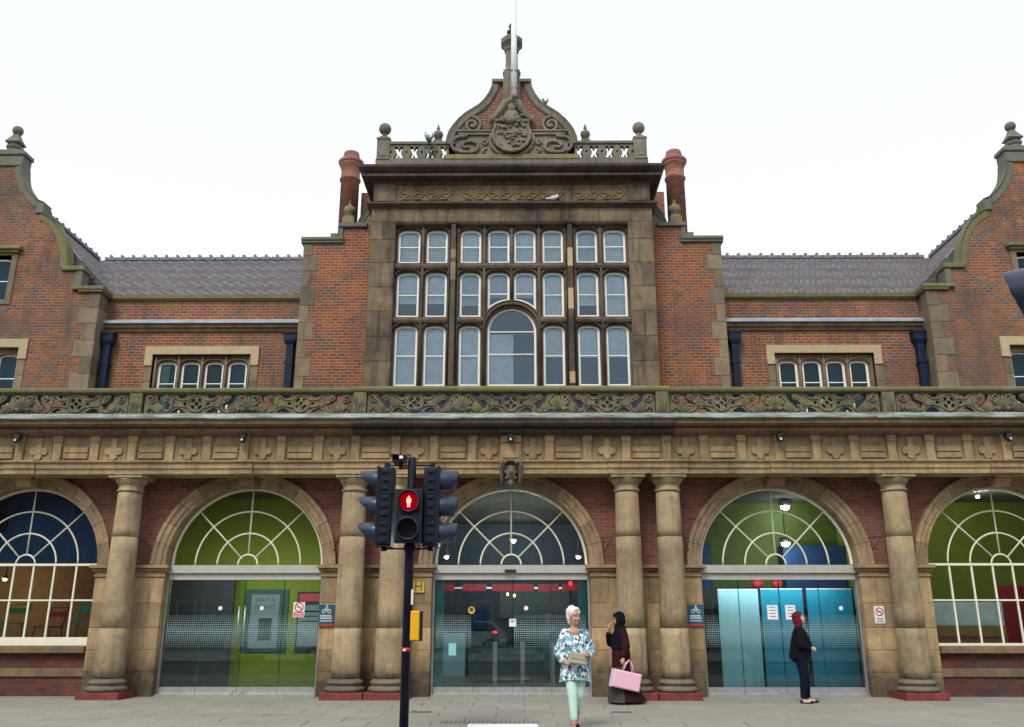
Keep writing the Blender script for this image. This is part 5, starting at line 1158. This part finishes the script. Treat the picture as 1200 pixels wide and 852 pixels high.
# self-sown plants on the parapet
def plant(loc, n, hgt, label, rs):
    r = random.Random(rs); o = empty('wall_plant', loc, label=label, cat='plant'); m = MB(); st = MB()
    for i in range(n):
        a = r.uniform(0, 6.28); l = r.uniform(.4, 1)*hgt; tx, ty = math.cos(a)*l*.5, math.sin(a)*l*.35
        pts = [(0, 0, 0), (tx*.5, ty*.5, l*.6), (tx, ty, l)]; st.tube(pts, .004, 4)
        for j in range(9):
            q = j/8; c = Vector((tx*q, ty*q, l*(q*.95))); d = Vector((r.uniform(-1, 1), r.uniform(-1, 1), r.uniform(-.5, .8))).normalized()*.035; e = d.cross(Vector((r.random(), r.random(), 1))).normalized()*.014
            m.add([c, c+d*.5+e, c+d, c+d*.5-e], [(0, 1, 2, 3)])
    obj('leaves', m, 'leaf', o); obj('stems', st, 'leaf', o)
plant((-2.05, PY-.03, 12.78), 26, .30, 'green fern growing on the parapet left of the crown gable', 1); plant((-2.0, PY-.05, 12.40), 22, .34, 'second green tuft growing through the pierced parapet below the fern', 2); plant((.86, GY+.1, 13.95), 12, .20, 'small green sprig on the right shoulder of the crown gable', 3)

# ------------------------------------------------------------------ traffic signals
def visor(m, c, d, r, L, cut=.35, n=18, up=(0, 0, 1)):
    """open hood of radius r round axis d: long at the top, short underneath"""
    c = Vector(c); d = Vector(d).normalized(); up = Vector(up); sd = d.cross(up).normalized(); vs = []; fs = []
    for i in range(n):
        a = 2*math.pi*i/n; o = sd*math.cos(a)+up*math.sin(a); k = .5+.5*math.sin(a); l = L*(cut+(1-cut)*min(1, k*1.35))
        for rr_, ll in ((r, 0), (r*.97, l), (r*.91, l), (r*.94, .0)): vs.append(c+o*rr_+d*ll)
    for i in range(n):
        j = (i+1) % n
        for q in range(3): fs.append((i*4+q, j*4+q, j*4+q+1, i*4+q+1))
    return m.add(vs, fs, True)
def signal_head(parent, x, y, z0, z1, dx, visL, cut, n=3):
    h = (z1-z0)/n; X0, X1 = (x-.10, x+.10)
    hd_ = obj('signal_head', MB().cbox(X0, X1, y-.15, y+.15, z0, z1, .02), 'signal_black', parent)
    for i in range(n):
        zc = z0+h*(i+.5)
        v = visor(MB(), (x+dx*.10, y, zc+.01), (dx, 0, -.03), .135, visL, cut); obj('visor', v, 'visor_black', hd_)
        lp = MB().lathe([(.105, 0), (.10, .02), (.06, .035), (.01, .04)], n=18); lp.xf(Matrix.Translation((x+dx*.10, y, zc)) @ Matrix.Rotation(dx*R(90), 4, 'Y'))
        obj('lens', lp, 'lens_off', hd_)
        rb = MB()
        for j in range(3):
            q = zc-h*.32+j*h*.32; rb.cbox(x-.055, x+.055, y-.165, y-.148, q-.032, q+.032, .012); rb.cbox(x-.02, x+.02, y-.172, y-.16, q-.018, q+.0, .004)
        rb.box(X0-.006, X1+.006, y-.156, y+.156, z0+h*i-.006, z0+h*i+.006)
        obj('door_ribs', rb, 'signal_black', hd_)
    obj('rim', MB().box(X0-.012 if dx < 0 else X1-.02, X0+.02 if dx < 0 else X1+.012, y-.165, y+.165, z0-.01, z1+.01), 'signal_black', hd_)
    return hd_
PX, PYY = -1.275, -6.4
tl = empty('traffic_signal', (PX, PYY, 0), label='dark pedestrian crossing signal with red man lit and hooded lamps facing left and right', cat='traffic light')
obj('pole', MB().lathe([(.058, 0), (.057, 3.50), (.05, 3.52)], n=20), 'pole_navy', tl)
signal_head(tl, -.335, .02, 2.34, 3.37, -1, .25, .22); signal_head(tl, .275, .02, 2.34, 3.37, 1, .25, .80)
ph = obj('pedestrian_head', MB().cbox(-.175, .175, -.27, -.08, 2.37, 3.06, .02), 'signal_black', tl)
for zc, on in ((2.895, 1), (2.54, 0)):
    obj('bezel', MB().tube([(.132*math.cos(R(a))+.005, -.285, zc+.132*math.sin(R(a))) for a in range(0, 360, 15)], .014, 8, closed=True), 'signal_black', ph)
    obj('lens', MB().plate([arc(.005, zc, .128, 0, 345, 24)], -.276, -.272, back=False), 'red_lens' if on else 'lens_off', ph)
    obj('visor', visor(MB(), (.005, -.27, zc), (0, -1, 0), .142, .16, .25, 24), 'visor_black', ph)
m = MB().ell((.005, -.29, 2.967), (.017, .006, .018), 10, 8)
m.plate([[(-.033, 2.945), (-.018, 2.95), (.028, 2.95), (.043, 2.945), (.043, 2.875), (.033, 2.868), (.030, 2.925), (.030, 2.86), (.027, 2.80), (.010, 2.80), (.007, 2.86), (.003, 2.86), (0, 2.80), (-.017, 2.80), (-.020, 2.86), (-.020, 2.925), (-.023, 2.868), (-.033, 2.875)]], -.29, -.284)
m.v = [(.005+(x-.005)*.78, y, 2.885+(z-2.885)*.78) for x, y, z in m.v]
obj('red_man', m, 'red_man', ph)
br = MB()
for z in (2.31, 3.41):
    br.tube([(-.34, .0, z), (.28, 0, z)], .012, 6).box(-.37, -.30, -.03, .03, z-.03, z+.03).box(.24, .31, -.03, .03, z-.03, z+.03)
br.tube([(0, 0, 2.45), (0, -.12, 2.45)], .02, 6).tube([(0, 0, 2.95), (0, -.12, 2.95)], .02, 6).lathe([(.07, 2.27), (.075, 2.30), (.075, 2.35), (.06, 2.38)], n=14)
obj('bracket', br, 'signal_black', tl)
obj('cable', MB().tube([(.02, -.06, 3.2), (.0, -.075, 3.1), (-.03, -.07, 3.0), (-.02, -.09, 2.9)], .008, 5).tube([(.03, -.05, 2.33), (.1, -.08, 2.28), (.2, -.05, 2.31)], .006, 5), 'sign_black', tl)
dt = obj('detector', MB().cbox(-.25, -.09, -.14, .12, 3.455, 3.54, .01).add([(-.28, -.14, 3.55), (-.07, -.14, 3.53), (-.07, .12, 3.53), (-.28, .12, 3.55), (-.25, -.14, 3.44), (-.10, -.14, 3.45), (-.10, .12, 3.45), (-.25, .12, 3.44)], [(0, 3, 2, 1), (0, 1, 5, 4), (4, 5, 6, 7), (0, 4, 7, 3), (1, 2, 6, 5)]), 'signal_black', tl)
obj('detector_arm', MB().box(-.175, -.13, -.02, .02, 3.36, 3.46).tube([(-.15, 0, 3.38), (0, 0, 3.38)], .012, 6), 'signal_black', dt)
obj('detector_window', MB().box(-.16, -.11, -.147, -.141, 3.48, 3.52), 'sign_white', dt)
pb_ = obj('push_button_box', MB().cbox(.065, .195, -.05, .07, 1.155, 1.52, .012), 'signal_black', tl)
obj('yellow_cover', MB().cbox(.050, .165, -.085, -.045, 1.16, 1.525, .014), 'yellow_plastic', pb_)
obj('status_strip', MB().cbox(.045, .07, -.05, .02, 1.60, 1.79, .004), 'sign_white', tl)
obj('sticker', MB().lathe([(.0585, 1.03), (.0585, 1.075)], n=20), 'sign_red', tl); obj('sticker_print', MB().box(-.035, .0, -.062, -.0585, 1.035, 1.06), 'sign_white', tl)
# second signal just inside the right edge, near the camera
t2 = empty('traffic_signal', (3.415, -13.75, 0), R(-35), label='near signal at the right edge, only its big dark visor showing', cat='traffic light')
obj('pole', MB().lathe([(.057, -.1), (.057, 3.5)], n=20), 'pole_navy', t2, loc=(.3, .1, 0))
h2 = obj('signal_head', MB().cbox(-.30, -.06, -.16, .16, 2.99, 3.35, .02), 'signal_black', t2)
obj('visor', visor(MB(), (-.30, 0, 3.17), (-1, 0, -.02), .135, .27, .80, 32), 'visor_black', h2)
lp = MB().lathe([(.105, 0), (.10, .02), (.06, .035), (.01, .04)], n=18); lp.xf(Matrix.Translation((-.30, 0, 3.17)) @ Matrix.Rotation(-R(90), 4, 'Y')); obj('lens', lp, 'lens_off', h2)
obj('bracket', MB().box(-.1, .3, .06, .12, 3.02, 3.07).box(-.1, .3, .06, .12, 3.27, 3.32), 'signal_black', t2)

# ------------------------------------------------------------------ hotel across the road, seen only in the glass
ho = empty('brick_hotel', (0, -38, 0), label='long brick hotel on the far side of the road, seen only as a reflection', cat='building')
obj('wall', MB().box(-60, 60, -8, 0, -.1, 11.2), 'hotel_brick', ho)
obj('roof', MB().add([(-60.4, .4, 11.2), (60.4, .4, 11.2), (60.4, -8.4, 11.2), (-60.4, -8.4, 11.2), (-57, -4, 14), (57, -4, 14)], [(0, 5, 4), (0, 1, 5), (1, 2, 5), (2, 3, 4, 5), (3, 0, 4)]), 'slate_front', ho)
hw_ = MB().plate([rect(-.6, .6, 0, 1.9), rect(-.48, .48, .12, 1.78)], 0, .08).mesh('window', 'new_stone'); hp_ = MB().box(-.48, .48, .01, .02, .12, 1.78).mesh('pane', 'signal_black')
for zz in (.8, 4.0, 7.6):
    for i in range(16):
        wn_ = obj('window', hw_, None, ho, loc=(-28+i*3.7, 0, zz)); obj('pane', hp_, None, wn_)

def car(loc, rz, mat, label):
    o = empty('parked_car', loc, rz, label=label, cat='car', group='cars parked behind the camera')
    body = [(-2.05, .32), (2.05, .32), (2.12, .50), (2.08, .72), (1.9, .86), (1.15, .96), (.45, 1.40), (.1, 1.46), (-1.0, 1.47), (-1.5, 1.40), (-1.95, .98), (-2.1, .85), (-2.12, .5)]
    m = MB().plate([body], -.80, .80); obj('body', m, mat, o)
    for y in (-.815, .80):
        obj('side_window', MB().plate([[(.95, .98), (.40, 1.36), (.1, 1.40), (-.95, 1.40), (-1.4, 1.34), (-1.7, .98)]], y, y+.015), 'signal_black', o)
        for x in (-1.3, 1.3):
            w_ = MB().lathe([(.31, 0), (.32, .03), (.32, .18), (.31, .2)], n=20); w_.xf(Matrix.Translation((x, y+(.08 if y < 0 else .12)-.0, .32)) @ Matrix.Rotation(R(90), 4, 'X')); wl = obj('wheel', w_, 'sign_black', o)
            r_ = MB().lathe([(.19, 0), (.17, .02), (.02, .03)], n=14); r_.xf(Matrix.Translation((x, y+(-.13 if y < 0 else .145), .32)) @ Matrix.Rotation(R(90 if y < 0 else -90), 4, 'X')); obj('rim', r_, 'brushed_steel', wl)
    for y in (-.6, .6): obj('headlight', MB().ell((2.07, y, .68), (.05, .16, .09), 10, 8), 'sign_white', o); obj('tail_light', MB().ell((-2.08, y, .85), (.05, .12, .12), 10, 8), 'sign_red', o)
m_plain('car_silver', (.55, .57, .60), .3, .3); m_plain('car_white', (.75, .75, .73), .3)
car((-8.8, -16.6, -.11), 0, 'car_silver', 'silver hatchback seen only as a reflection in the left pair of doors')
car((-2.6, -27, 0), R(180), 'car_white', 'white hatchback by the hotel, seen only as a faint reflection')
car((7.8, -27, 0), 0, 'car_silver', 'second silver hatchback by the hotel, seen only as a faint reflection')

# ------------------------------------------------------------------ people: bodies grown as one surface and voxel-remeshed
def remesh(mb, mat, name, parent, voxel=.012, smooth=6, label=None):
    me = mb.mesh('tmp', mat); o = bpy.data.objects.new('tmp', me); COL.objects.link(o)
    md = o.modifiers.new('r', 'REMESH'); md.mode = 'VOXEL'; md.voxel_size = voxel; md.use_smooth_shade = True
    if smooth: ms = o.modifiers.new('s', 'SMOOTH'); ms.iterations = smooth; ms.factor = .5
    dg = bpy.context.evaluated_depsgraph_get(); m2 = bpy.data.meshes.new_from_object(o.evaluated_get(dg)); bpy.data.objects.remove(o)
    m2.materials.clear(); m2.materials.append(M[mat]); m2.name = name
    for p_ in m2.polygons: p_.use_smooth = True
    return obj(name, m2, None, parent, label=label)
def limb(m, pts, rs, n=12):
    """tapered limb with rounded joints"""
    V = [Vector(p_) for p_ in pts]
    for (a, ra), (b, rb) in zip(zip(V, rs), list(zip(V, rs))[1:]): m.tube([a, a.lerp(b, .5), b], [ra, (ra+rb)/2, rb], n)
    for p_, r in zip(V, rs): m.ell(p_, (r, r, r), n, 8)
    return m
def loft(m, rings, n=20, sub=3):
    """rings: (cx,cy,cz,rx,ry) stacked with smooth interpolation"""
    P = []
    for i in range(len(rings)-1):
        for k in range(sub):
            t_ = k/sub; t2_ = t_*t_*(3-2*t_); P.append([a+(b-a)*(t_ if j == 2 else t2_) for j, (a, b) in enumerate(zip(rings[i], rings[i+1]))])
    P.append(list(rings[-1])); vs = []; fs = []
    for cx, cy, cz, rx, ry in P:
        for i in range(n): a = 2*math.pi*i/n; vs.append((cx+rx*math.cos(a), cy+ry*math.sin(a), cz))
    for j in range(len(P)-1):
        for i in range(n): k = (i+1) % n; fs.append((j*n+i, j*n+k, (j+1)*n+k, (j+1)*n+i))
    fs.append(tuple(reversed(range(n)))); fs.append(tuple(range((len(P)-1)*n, len(P)*n)))
    return m.add(vs, fs, True)
def hand(m, w_, d, palm_n, curl=.5, s=1.0, side=1):
    """w_ wrist, d direction of the hand, palm_n palm normal; five fingers"""
    w_ = Vector(w_); d = Vector(d).normalized(); pn = Vector(palm_n); pn = (pn-d*pn.dot(d)).normalized(); sd = d.cross(pn).normalized()*side
    c = w_+d*.045*s
    m.tube([w_, w_+d*.03*s, w_+d*.085*s], [.022*s, .030*s, .030*s], 8)
    for q in (-1, 1): m.tube([w_+d*.01*s+sd*q*.008*s, w_+d*.085*s+sd*q*.026*s], [.016*s, .014*s], 6)
    for k, (o_, L) in enumerate(((-.030, .070), (-.010, .080), (.010, .076), (.029, .060))):
        p0 = w_+d*.083*s+sd*o_*s; a1 = d*math.cos(curl*.5)+pn*math.sin(curl*.5); a2 = d*math.cos(curl*1.4)+pn*math.sin(curl*1.4); a3 = d*math.cos(curl*2.2)+pn*math.sin(curl*2.2)
        p1 = p0+a1*L*.42*s; p2 = p1+a2*L*.32*s; p3 = p2+a3*L*.26*s; m.tube([p0, p1, p2, p3], [.0095*s, .009*s, .0082*s, .006*s], 6)
    b = w_+d*.02*s-sd*.024*s; m.tube([b, b-sd*.024*s+d*.022*s+pn*.01*s, b-sd*.022*s+d*.052*s+pn*.026*s], [.013*s, .011*s, .008*s], 6)
def head(m, c, rot, s=1.0):
    """skull, jaw, nose, brows, ears; face towards -Y of rot"""
    c = Vector(c)
    def P(x, y, z): return c+rot @ (Vector((x, y, z))*s)
    def E(x, y, z, a, b, d): m.ell(P(x, y, z), (a*s, b*s, d*s), 14, 10, rot)
    E(0, .012, .025, .074, .092, .092); E(0, -.018, -.035, .058, .066, .072); E(0, -.048, -.078, .030, .030, .026)
    E(0, -.082, -.012, .012, .014, .030); E(0, -.094, -.026, .014, .014, .012)
    for q in (-1, 1): E(q*.028, -.066, .022, .026, .016, .010); E(q*.036, -.060, -.030, .024, .022, .022); E(q*.076, .008, -.008, .010, .018, .030)
    E(0, -.078, -.052, .022, .010, .008); E(0, -.076, -.062, .019, .010, .007)
def face_bits(parent, c, rot, s=1.0):
    c = Vector(c)
    def P(x, y, z): return c+rot @ (Vector((x, y, z))*s)
    for q in (-1, 1):
        obj('eye', MB().ell(P(q*.029, -.076, .004), (.012*s, .008*s, .006*s), 8, 6, rot), 'eye_dark', parent)
        obj('eyebrow', MB().tube([P(q*.014, -.084, .024), P(q*.030, -.083, .030), P(q*.045, -.072, .024)], .0035*s, 5), 'eye_dark', parent)
    obj('lips', MB().ell(P(0, -.083, -.056), (.020*s, .008*s, .007*s), 10, 6, rot), 'lips', parent)
RZ = lambda a: Matrix.Rotation(R(a), 3, 'Z')
# --- woman with short white hair, floral tunic, mint trousers
pa = empty('person', (.93, -5.3, -.02), label='woman with short white hair in blue floral tunic and mint trousers', cat='person')
hr = RZ(38) @ Matrix.Rotation(R(-4), 3, 'X'); hc = (.0, -.03, 1.475)
m = MB(); head(m, hc, hr, 1.10)
limb(m, [(0, .0, 1.26), (.0, -.01, 1.40)], [.058, .052])
loft(m, [(0, 0, .80, .15, .11), (0, 0, .95, .16, .12), (0, 0, 1.15, .16, .11), (0, 0, 1.26, .15, .085), (0, 0, 1.33, .07, .06)])
# legs: right foot forward (photo's left), left leg trailing
limb(m, [(-.085, 0, .82), (-.05, -.10, .46), (-.035, -.14, .10)], [.095, .06, .038]); limb(m, [(.085, 0, .82), (.06, .02, .46), (.02, .17, .13)], [.095, .06, .038])
m.ell((-.035, -.20, .035), (.042, .11, .035)); m.ell((.02, .13, .055), (.042, .10, .04), 12, 8, Matrix.Rotation(R(-22), 3, 'X'))
limb(m, [(-.17, .0, 1.245), (-.235, .0, 1.0), (-.13, -.19, .865)], [.052, .043, .028]); hand(m, (-.125, -.20, .865), (.8, -.35, .12), (0, .6, .8), .8, 1., 1)
limb(m, [(.17, .0, 1.245), (.235, .01, 1.0), (.20, -.20, .985)], [.052, .043, .028]); hand(m, (.195, -.21, .985), (-.1, -.85, .1), (-.9, 0, 0), 1.1, 1., -1)
bd = remesh(m, 'skin', 'body', pa, .0075, 3)
face_bits(bd, hc, hr, 1.10)
m = MB()
for (x, y, z, a, b, d) in ((0, .025, .058, .086, .098, .078), (0, .06, .01, .080, .070, .085), (0, -.035, .092, .066, .05, .032), (-.055, -.0, .06, .04, .07, .06), (.055, -.0, .06, .04, .07, .06), (0, .075, -.045, .062, .04, .05)): m.ell(Vector(hc)+hr @ (Vector((x, y, z))*1.10), (a*1.12, b*1.08, d*1.08), 14, 10, hr)
rr = random.Random(9)
for i in range(60):
    a, e = rr.uniform(0, 6.28), rr.uniform(-.25, 1.4); v = Vector((math.cos(a)*math.cos(e)*.082, .03+math.sin(a)*math.cos(e)*.092, .05+math.sin(e)*.08))
    if v.y < -.03 and v.z < .09: continue
    m.ell(Vector(hc)+hr @ (v*1.12), (.018, .018, .024), 6, 5)
remesh(m, 'hair_white', 'hair', bd, .008, 2)
m = MB(); loft(m, [(0, .0, .70, .232, .155), (0, -.0, .80, .222, .150), (0, 0, .95, .205, .145), (0, 0, 1.10, .195, .14), (0, 0, 1.20, .185, .115), (0, 0, 1.27, .15, .085), (0, .01, 1.32, .09, .065)])
limb(m, [(-.15, .0, 1.25), (-.25, .0, 1.02), (-.20, -.12, .93)], [.075, .088, .075]); limb(m, [(.15, .0, 1.25), (.25, .01, 1.03), (.225, -.12, .985)], [.075, .085, .068])
pa.scale = (.87, .96, 1)
tn = remesh(m, 'floral_cloth', 'tunic', bd, .011, 4)
# scoop of skin at the neckline and a fluted hem
obj('neckline', MB().ell((0, -.078, 1.262), (.062, .030, .062), 14, 10), 'skin', bd)
m = MB(); n = 40; vs = []
for j, (z, k) in enumerate(((.80, 1.0), (.70, 1.05), (.635, 1.09))):
    for i in range(n): a = 2*math.pi*i/n; q = k*(1+.045*math.sin(a*7)*(j*.5)); vs.append((.228*q*math.cos(a), .153*q*math.sin(a), z-.02*math.cos(a*2)*(j == 2)))
m.add(vs, [(j*n+i, j*n+(i+1) % n, (j+1)*n+(i+1) % n, (j+1)*n+i) for j in range(2) for i in range(n)], True); obj('hem', m, 'floral_cloth', tn)
m = MB(); loft(m, [(0, 0, .70, .17, .12), (0, 0, .84, .165, .12), (0, 0, .92, .15, .11)])
limb(m, [(-.085, 0, .80), (-.052, -.10, .46), (-.036, -.135, .17)], [.108, .076, .055]); limb(m, [(.085, 0, .80), (.062, .02, .46), (.022, .165, .19)], [.108, .076, .055])
remesh(m, 'mint_cloth', 'trousers', bd, .010, 4)
for c_ in ((-.035, -.20, .018), (.02, .13, .035)): obj('shoe', MB().ell(c_, (.048, .125, .024), 14, 8, Matrix.Rotation(R(-18 if c_[1] > 0 else 0), 3, 'X')), 'shoe_black', bd)
cb_ = empty('clutch_bag', (.93+.035, -5.3-.245, .93-.02), label='beige clutch bag held against the floral tunic', cat='bag')
cb_.rotation_euler = (0, R(8), R(8)); cb_.scale = (.9, 1, 1)
obj('pouch', MB().cbox(-.135, .125, -.025, .025, -.075, .075, .018), 'clutch_beige', cb_); obj('flap', MB().cbox(-.13, .12, -.034, -.024, -.01, .078, .008), 'clutch_beige', cb_)
# --- woman in black headscarf and maroon robe facing left
pb2 = empty('person', (1.99, -1.5, 0), R(-78), label='woman in black headscarf and long maroon robe, hand raised to her mouth', cat='person')
hr = RZ(0) @ Matrix.Rotation(R(6), 3, 'X'); hc = (0, -.03, 1.435)
m = MB(); head(m, hc, hr, .95)
limb(m, [(0, 0, 1.22), (0, -.01, 1.37)], [.055, .05]); loft(m, [(0, 0, .80, .15, .12), (0, 0, .95, .15, .12), (0, 0, 1.12, .155, .11), (0, 0, 1.23, .14, .08), (0, 0, 1.30, .06, .055)])
limb(m, [(-.08, 0, .80), (-.075, 0, .44), (-.07, .0, .08)], [.09, .06, .04]); limb(m, [(.08, 0, .80), (.075, .02, .44), (.07, .03, .08)], [.09, .06, .04])
m.ell((-.07, -.06, .035), (.04, .10, .032)); m.ell((.07, -.03, .035), (.04, .10, .032))
# her left arm hangs down with the bag, right hand to the mouth
limb(m, [(.155, 0, 1.21), (.20, .03, .98), (.20, -.02, .78)], [.05, .042, .028]); hand(m, (.20, -.025, .775), (0, -.12, -1), (-1, 0, 0), 1.2, .95, 1)
limb(m, [(-.155, 0, 1.21), (-.19, -.12, 1.03), (-.06, -.20, 1.27)], [.05, .042, .026]); hand(m, (-.055, -.195, 1.275), (.25, .15, 1), (.2, 1, 0), .9, .95, 1)
bd = remesh(m, 'skin', 'body', pb2, .0075, 3); face_bits(bd, hc, hr, .95)
m = MB(); H = Vector(hc)
for (x, y, z, a, b, d) in ((.045, .01, -.01, .058, .07, .08), (-.045, .01, -.01, .058, .07, .08), (0, .03, .045, .094, .103, .098), (0, .045, -.03, .092, .088, .10), (0, -.005, -.13, .085, .085, .06), (0, -.052, .098, .062, .03, .022)): m.ell(H+hr @ Vector((x, y, z)), (a, b, d), 14, 10, hr)
for q in (-1, 1): m.tube([H+hr @ Vector((q*.05, -.052, .085)), H+hr @ Vector((q*.075, -.045, .0)), H+hr @ Vector((q*.055, -.05, -.09)), H+hr @ Vector((0, -.05, -.125))], [.022, .026, .03, .03], 8)
loft(m, [(0, -.01, .93, .215, .165), (0, -.005, 1.05, .21, .155), (0, 0, 1.16, .195, .135), (0, 0, 1.25, .15, .11), (0, 0, 1.33, .085, .085)])
limb(m, [(-.15, -.02, 1.16), (-.20, -.13, 1.03), (-.10, -.19, 1.17)], [.08, .075, .055])
remesh(m, 'black_cloth', 'headscarf', bd, .010, 4)
m = MB(); loft(m, [(.01, .12, .03, .27, .32), (.01, .07, .25, .24, .25), (0, .02, .5, .20, .19), (0, 0, .8, .19, .165), (0, 0, 1.0, .18, .15), (0, 0, 1.2, .16, .10)])
limb(m, [(.15, 0, 1.20), (.215, .03, .98), (.205, -.01, .83)], [.075, .075, .058])
remesh(m, 'maroon_cloth', 'robe', bd, .012, 4)
m = MB(); n = 48; vs = []                                # fluted outer skirt, taupe at the front
for j, (z, rx, ry, cy) in enumerate(((.62, .200, .185, -.02), (.45, .215, .20, -.02), (.25, .24, .215, -.02), (.035, .265, .235, -.02))):
    for i in range(n): a = math.pi*(1.02+.96*i/(n-1)); q = 1+.05*math.sin(i*1.3)*(j/3); vs.append((rx*q*math.cos(a), cy+ry*q*math.sin(a), z))
m.add(vs, [(j*n+i, j*n+i+1, (j+1)*n+i+1, (j+1)*n+i) for j in range(3) for i in range(n-1)], True); obj('skirt_front', m, 'taupe_cloth', bd)
for s in (-1, 1): obj('shoe', MB().ell((s*.072, -.12, .03), (.045, .12, .028), 12, 8), 'shoe_black', bd)
bg = empty('tote_bag', (2.01, -1.74, .26), R(10), label='pink and white striped bag hanging from the veiled woman\'s hand', cat='bag'); bg.rotation_euler = (0, R(12), R(8))
obj('bag_body', MB().cbox(-.27, .24, -.10, .10, .0, .30, .02), 'pink_stripe', bg)
for y in (-.07, .07): obj('strap', MB().tube([(-.11, y, .29), (-.06, y*.7, .42), (.0, .0, .50), (.05, y*.7, .42), (.09, y, .29)], .010, 6), 'pink_stripe', bg)
# --- woman with red hair in navy facing right
pc = empty('person', (5.27, -1.35, 0), R(82), label='woman with dark red bobbed hair in navy clothes, hands clasped, looking up to the right', cat='person')
hr = Matrix.Rotation(R(-16), 3, 'X'); hc = (0, -.02, 1.455)
m = MB(); head(m, hc, hr, .97); limb(m, [(0, .01, 1.24), (0, -.0, 1.39)], [.058, .054])
loft(m, [(0, .01, .80, .16, .14), (0, .0, .95, .165, .16), (0, 0, 1.12, .165, .13), (0, 0, 1.24, .15, .09), (0, 0, 1.31, .07, .06)])
limb(m, [(-.085, .02, .82), (-.085, .0, .45), (-.085, .05, .09)], [.105, .068, .040]); limb(m, [(.085, .02, .82), (.095, -.05, .45), (.095, -.06, .09)], [.105, .068, .040])
m.ell((-.085, -.01, .035), (.038, .115, .030)); m.ell((.095, -.12, .035), (.038, .115, .030))
for s in (-1, 1): limb(m, [(s*.165, .02, 1.22), (s*.205, .03, .98), (s*.075, -.195, .925)], [.055, .046, .030])
hand(m, (.07, -.20, .925), (-.75, -.55, -.05), (-.3, .8, -.3), .9, .95, 1); hand(m, (-.07, -.20, .915), (.75, -.55, -.15), (.2, .8, .3), .9, .95, -1)
bd = remesh(m, 'skin_pale', 'body', pc, .0075, 3); face_bits(bd, hc, hr, .97)
m = MB(); H = Vector(hc)
for (x, y, z, a, b, d) in ((0, .03, .05, .088, .10, .082), (0, .068, -.02, .088, .070, .10), (-.062, .03, -.05, .030, .055, .10), (.062, .03, -.05, .030, .055, .10), (0, .085, -.12, .085, .050, .075), (0, .10, -.19, .07, .035, .05), (0, -.035, .092, .062, .045, .026)): m.ell(H+hr @ Vector((x, y, z)), (a, b, d), 14, 10, hr)
remesh(m, 'hair_red', 'hair', bd, .009, 3)
m = MB(); loft(m, [(0, .04, .74, .205, .18), (0, .02, .84, .205, .195), (0, -.01, .97, .20, .195), (0, -.01, 1.10, .20, .165), (0, .0, 1.21, .185, .12), (0, 0, 1.28, .13, .085), (0, .01, 1.32, .07, .06)])
for s in (-1, 1): limb(m, [(s*.155, .02, 1.215), (s*.225, .03, .99), (s*.135, -.12, .935)], [.078, .072, .05])
remesh(m, 'navy_cloth', 'top', bd, .011, 4)
m = MB(); loft(m, [(0, .03, .70, .17, .14), (0, .02, .88, .175, .15)])
limb(m, [(-.085, .02, .80), (-.085, .0, .45), (-.085, .045, .11)], [.118, .080, .050]); limb(m, [(.085, .02, .80), (.095, -.05, .45), (.095, -.06, .11)], [.118, .080, .050])
remesh(m, 'legging_cloth', 'leggings', bd, .010, 4)
for x, y in ((-.085, -.01), (.095, -.12)):
    m = MB().ell((x, y-.005, .012), (.045, .128, .020), 14, 8).ell((x, y-.075, .03), (.038, .05, .026), 12, 8).ell((x, y+.085, .035), (.034, .035, .038), 12, 8); obj('shoe', m, 'shoe_navy', bd)
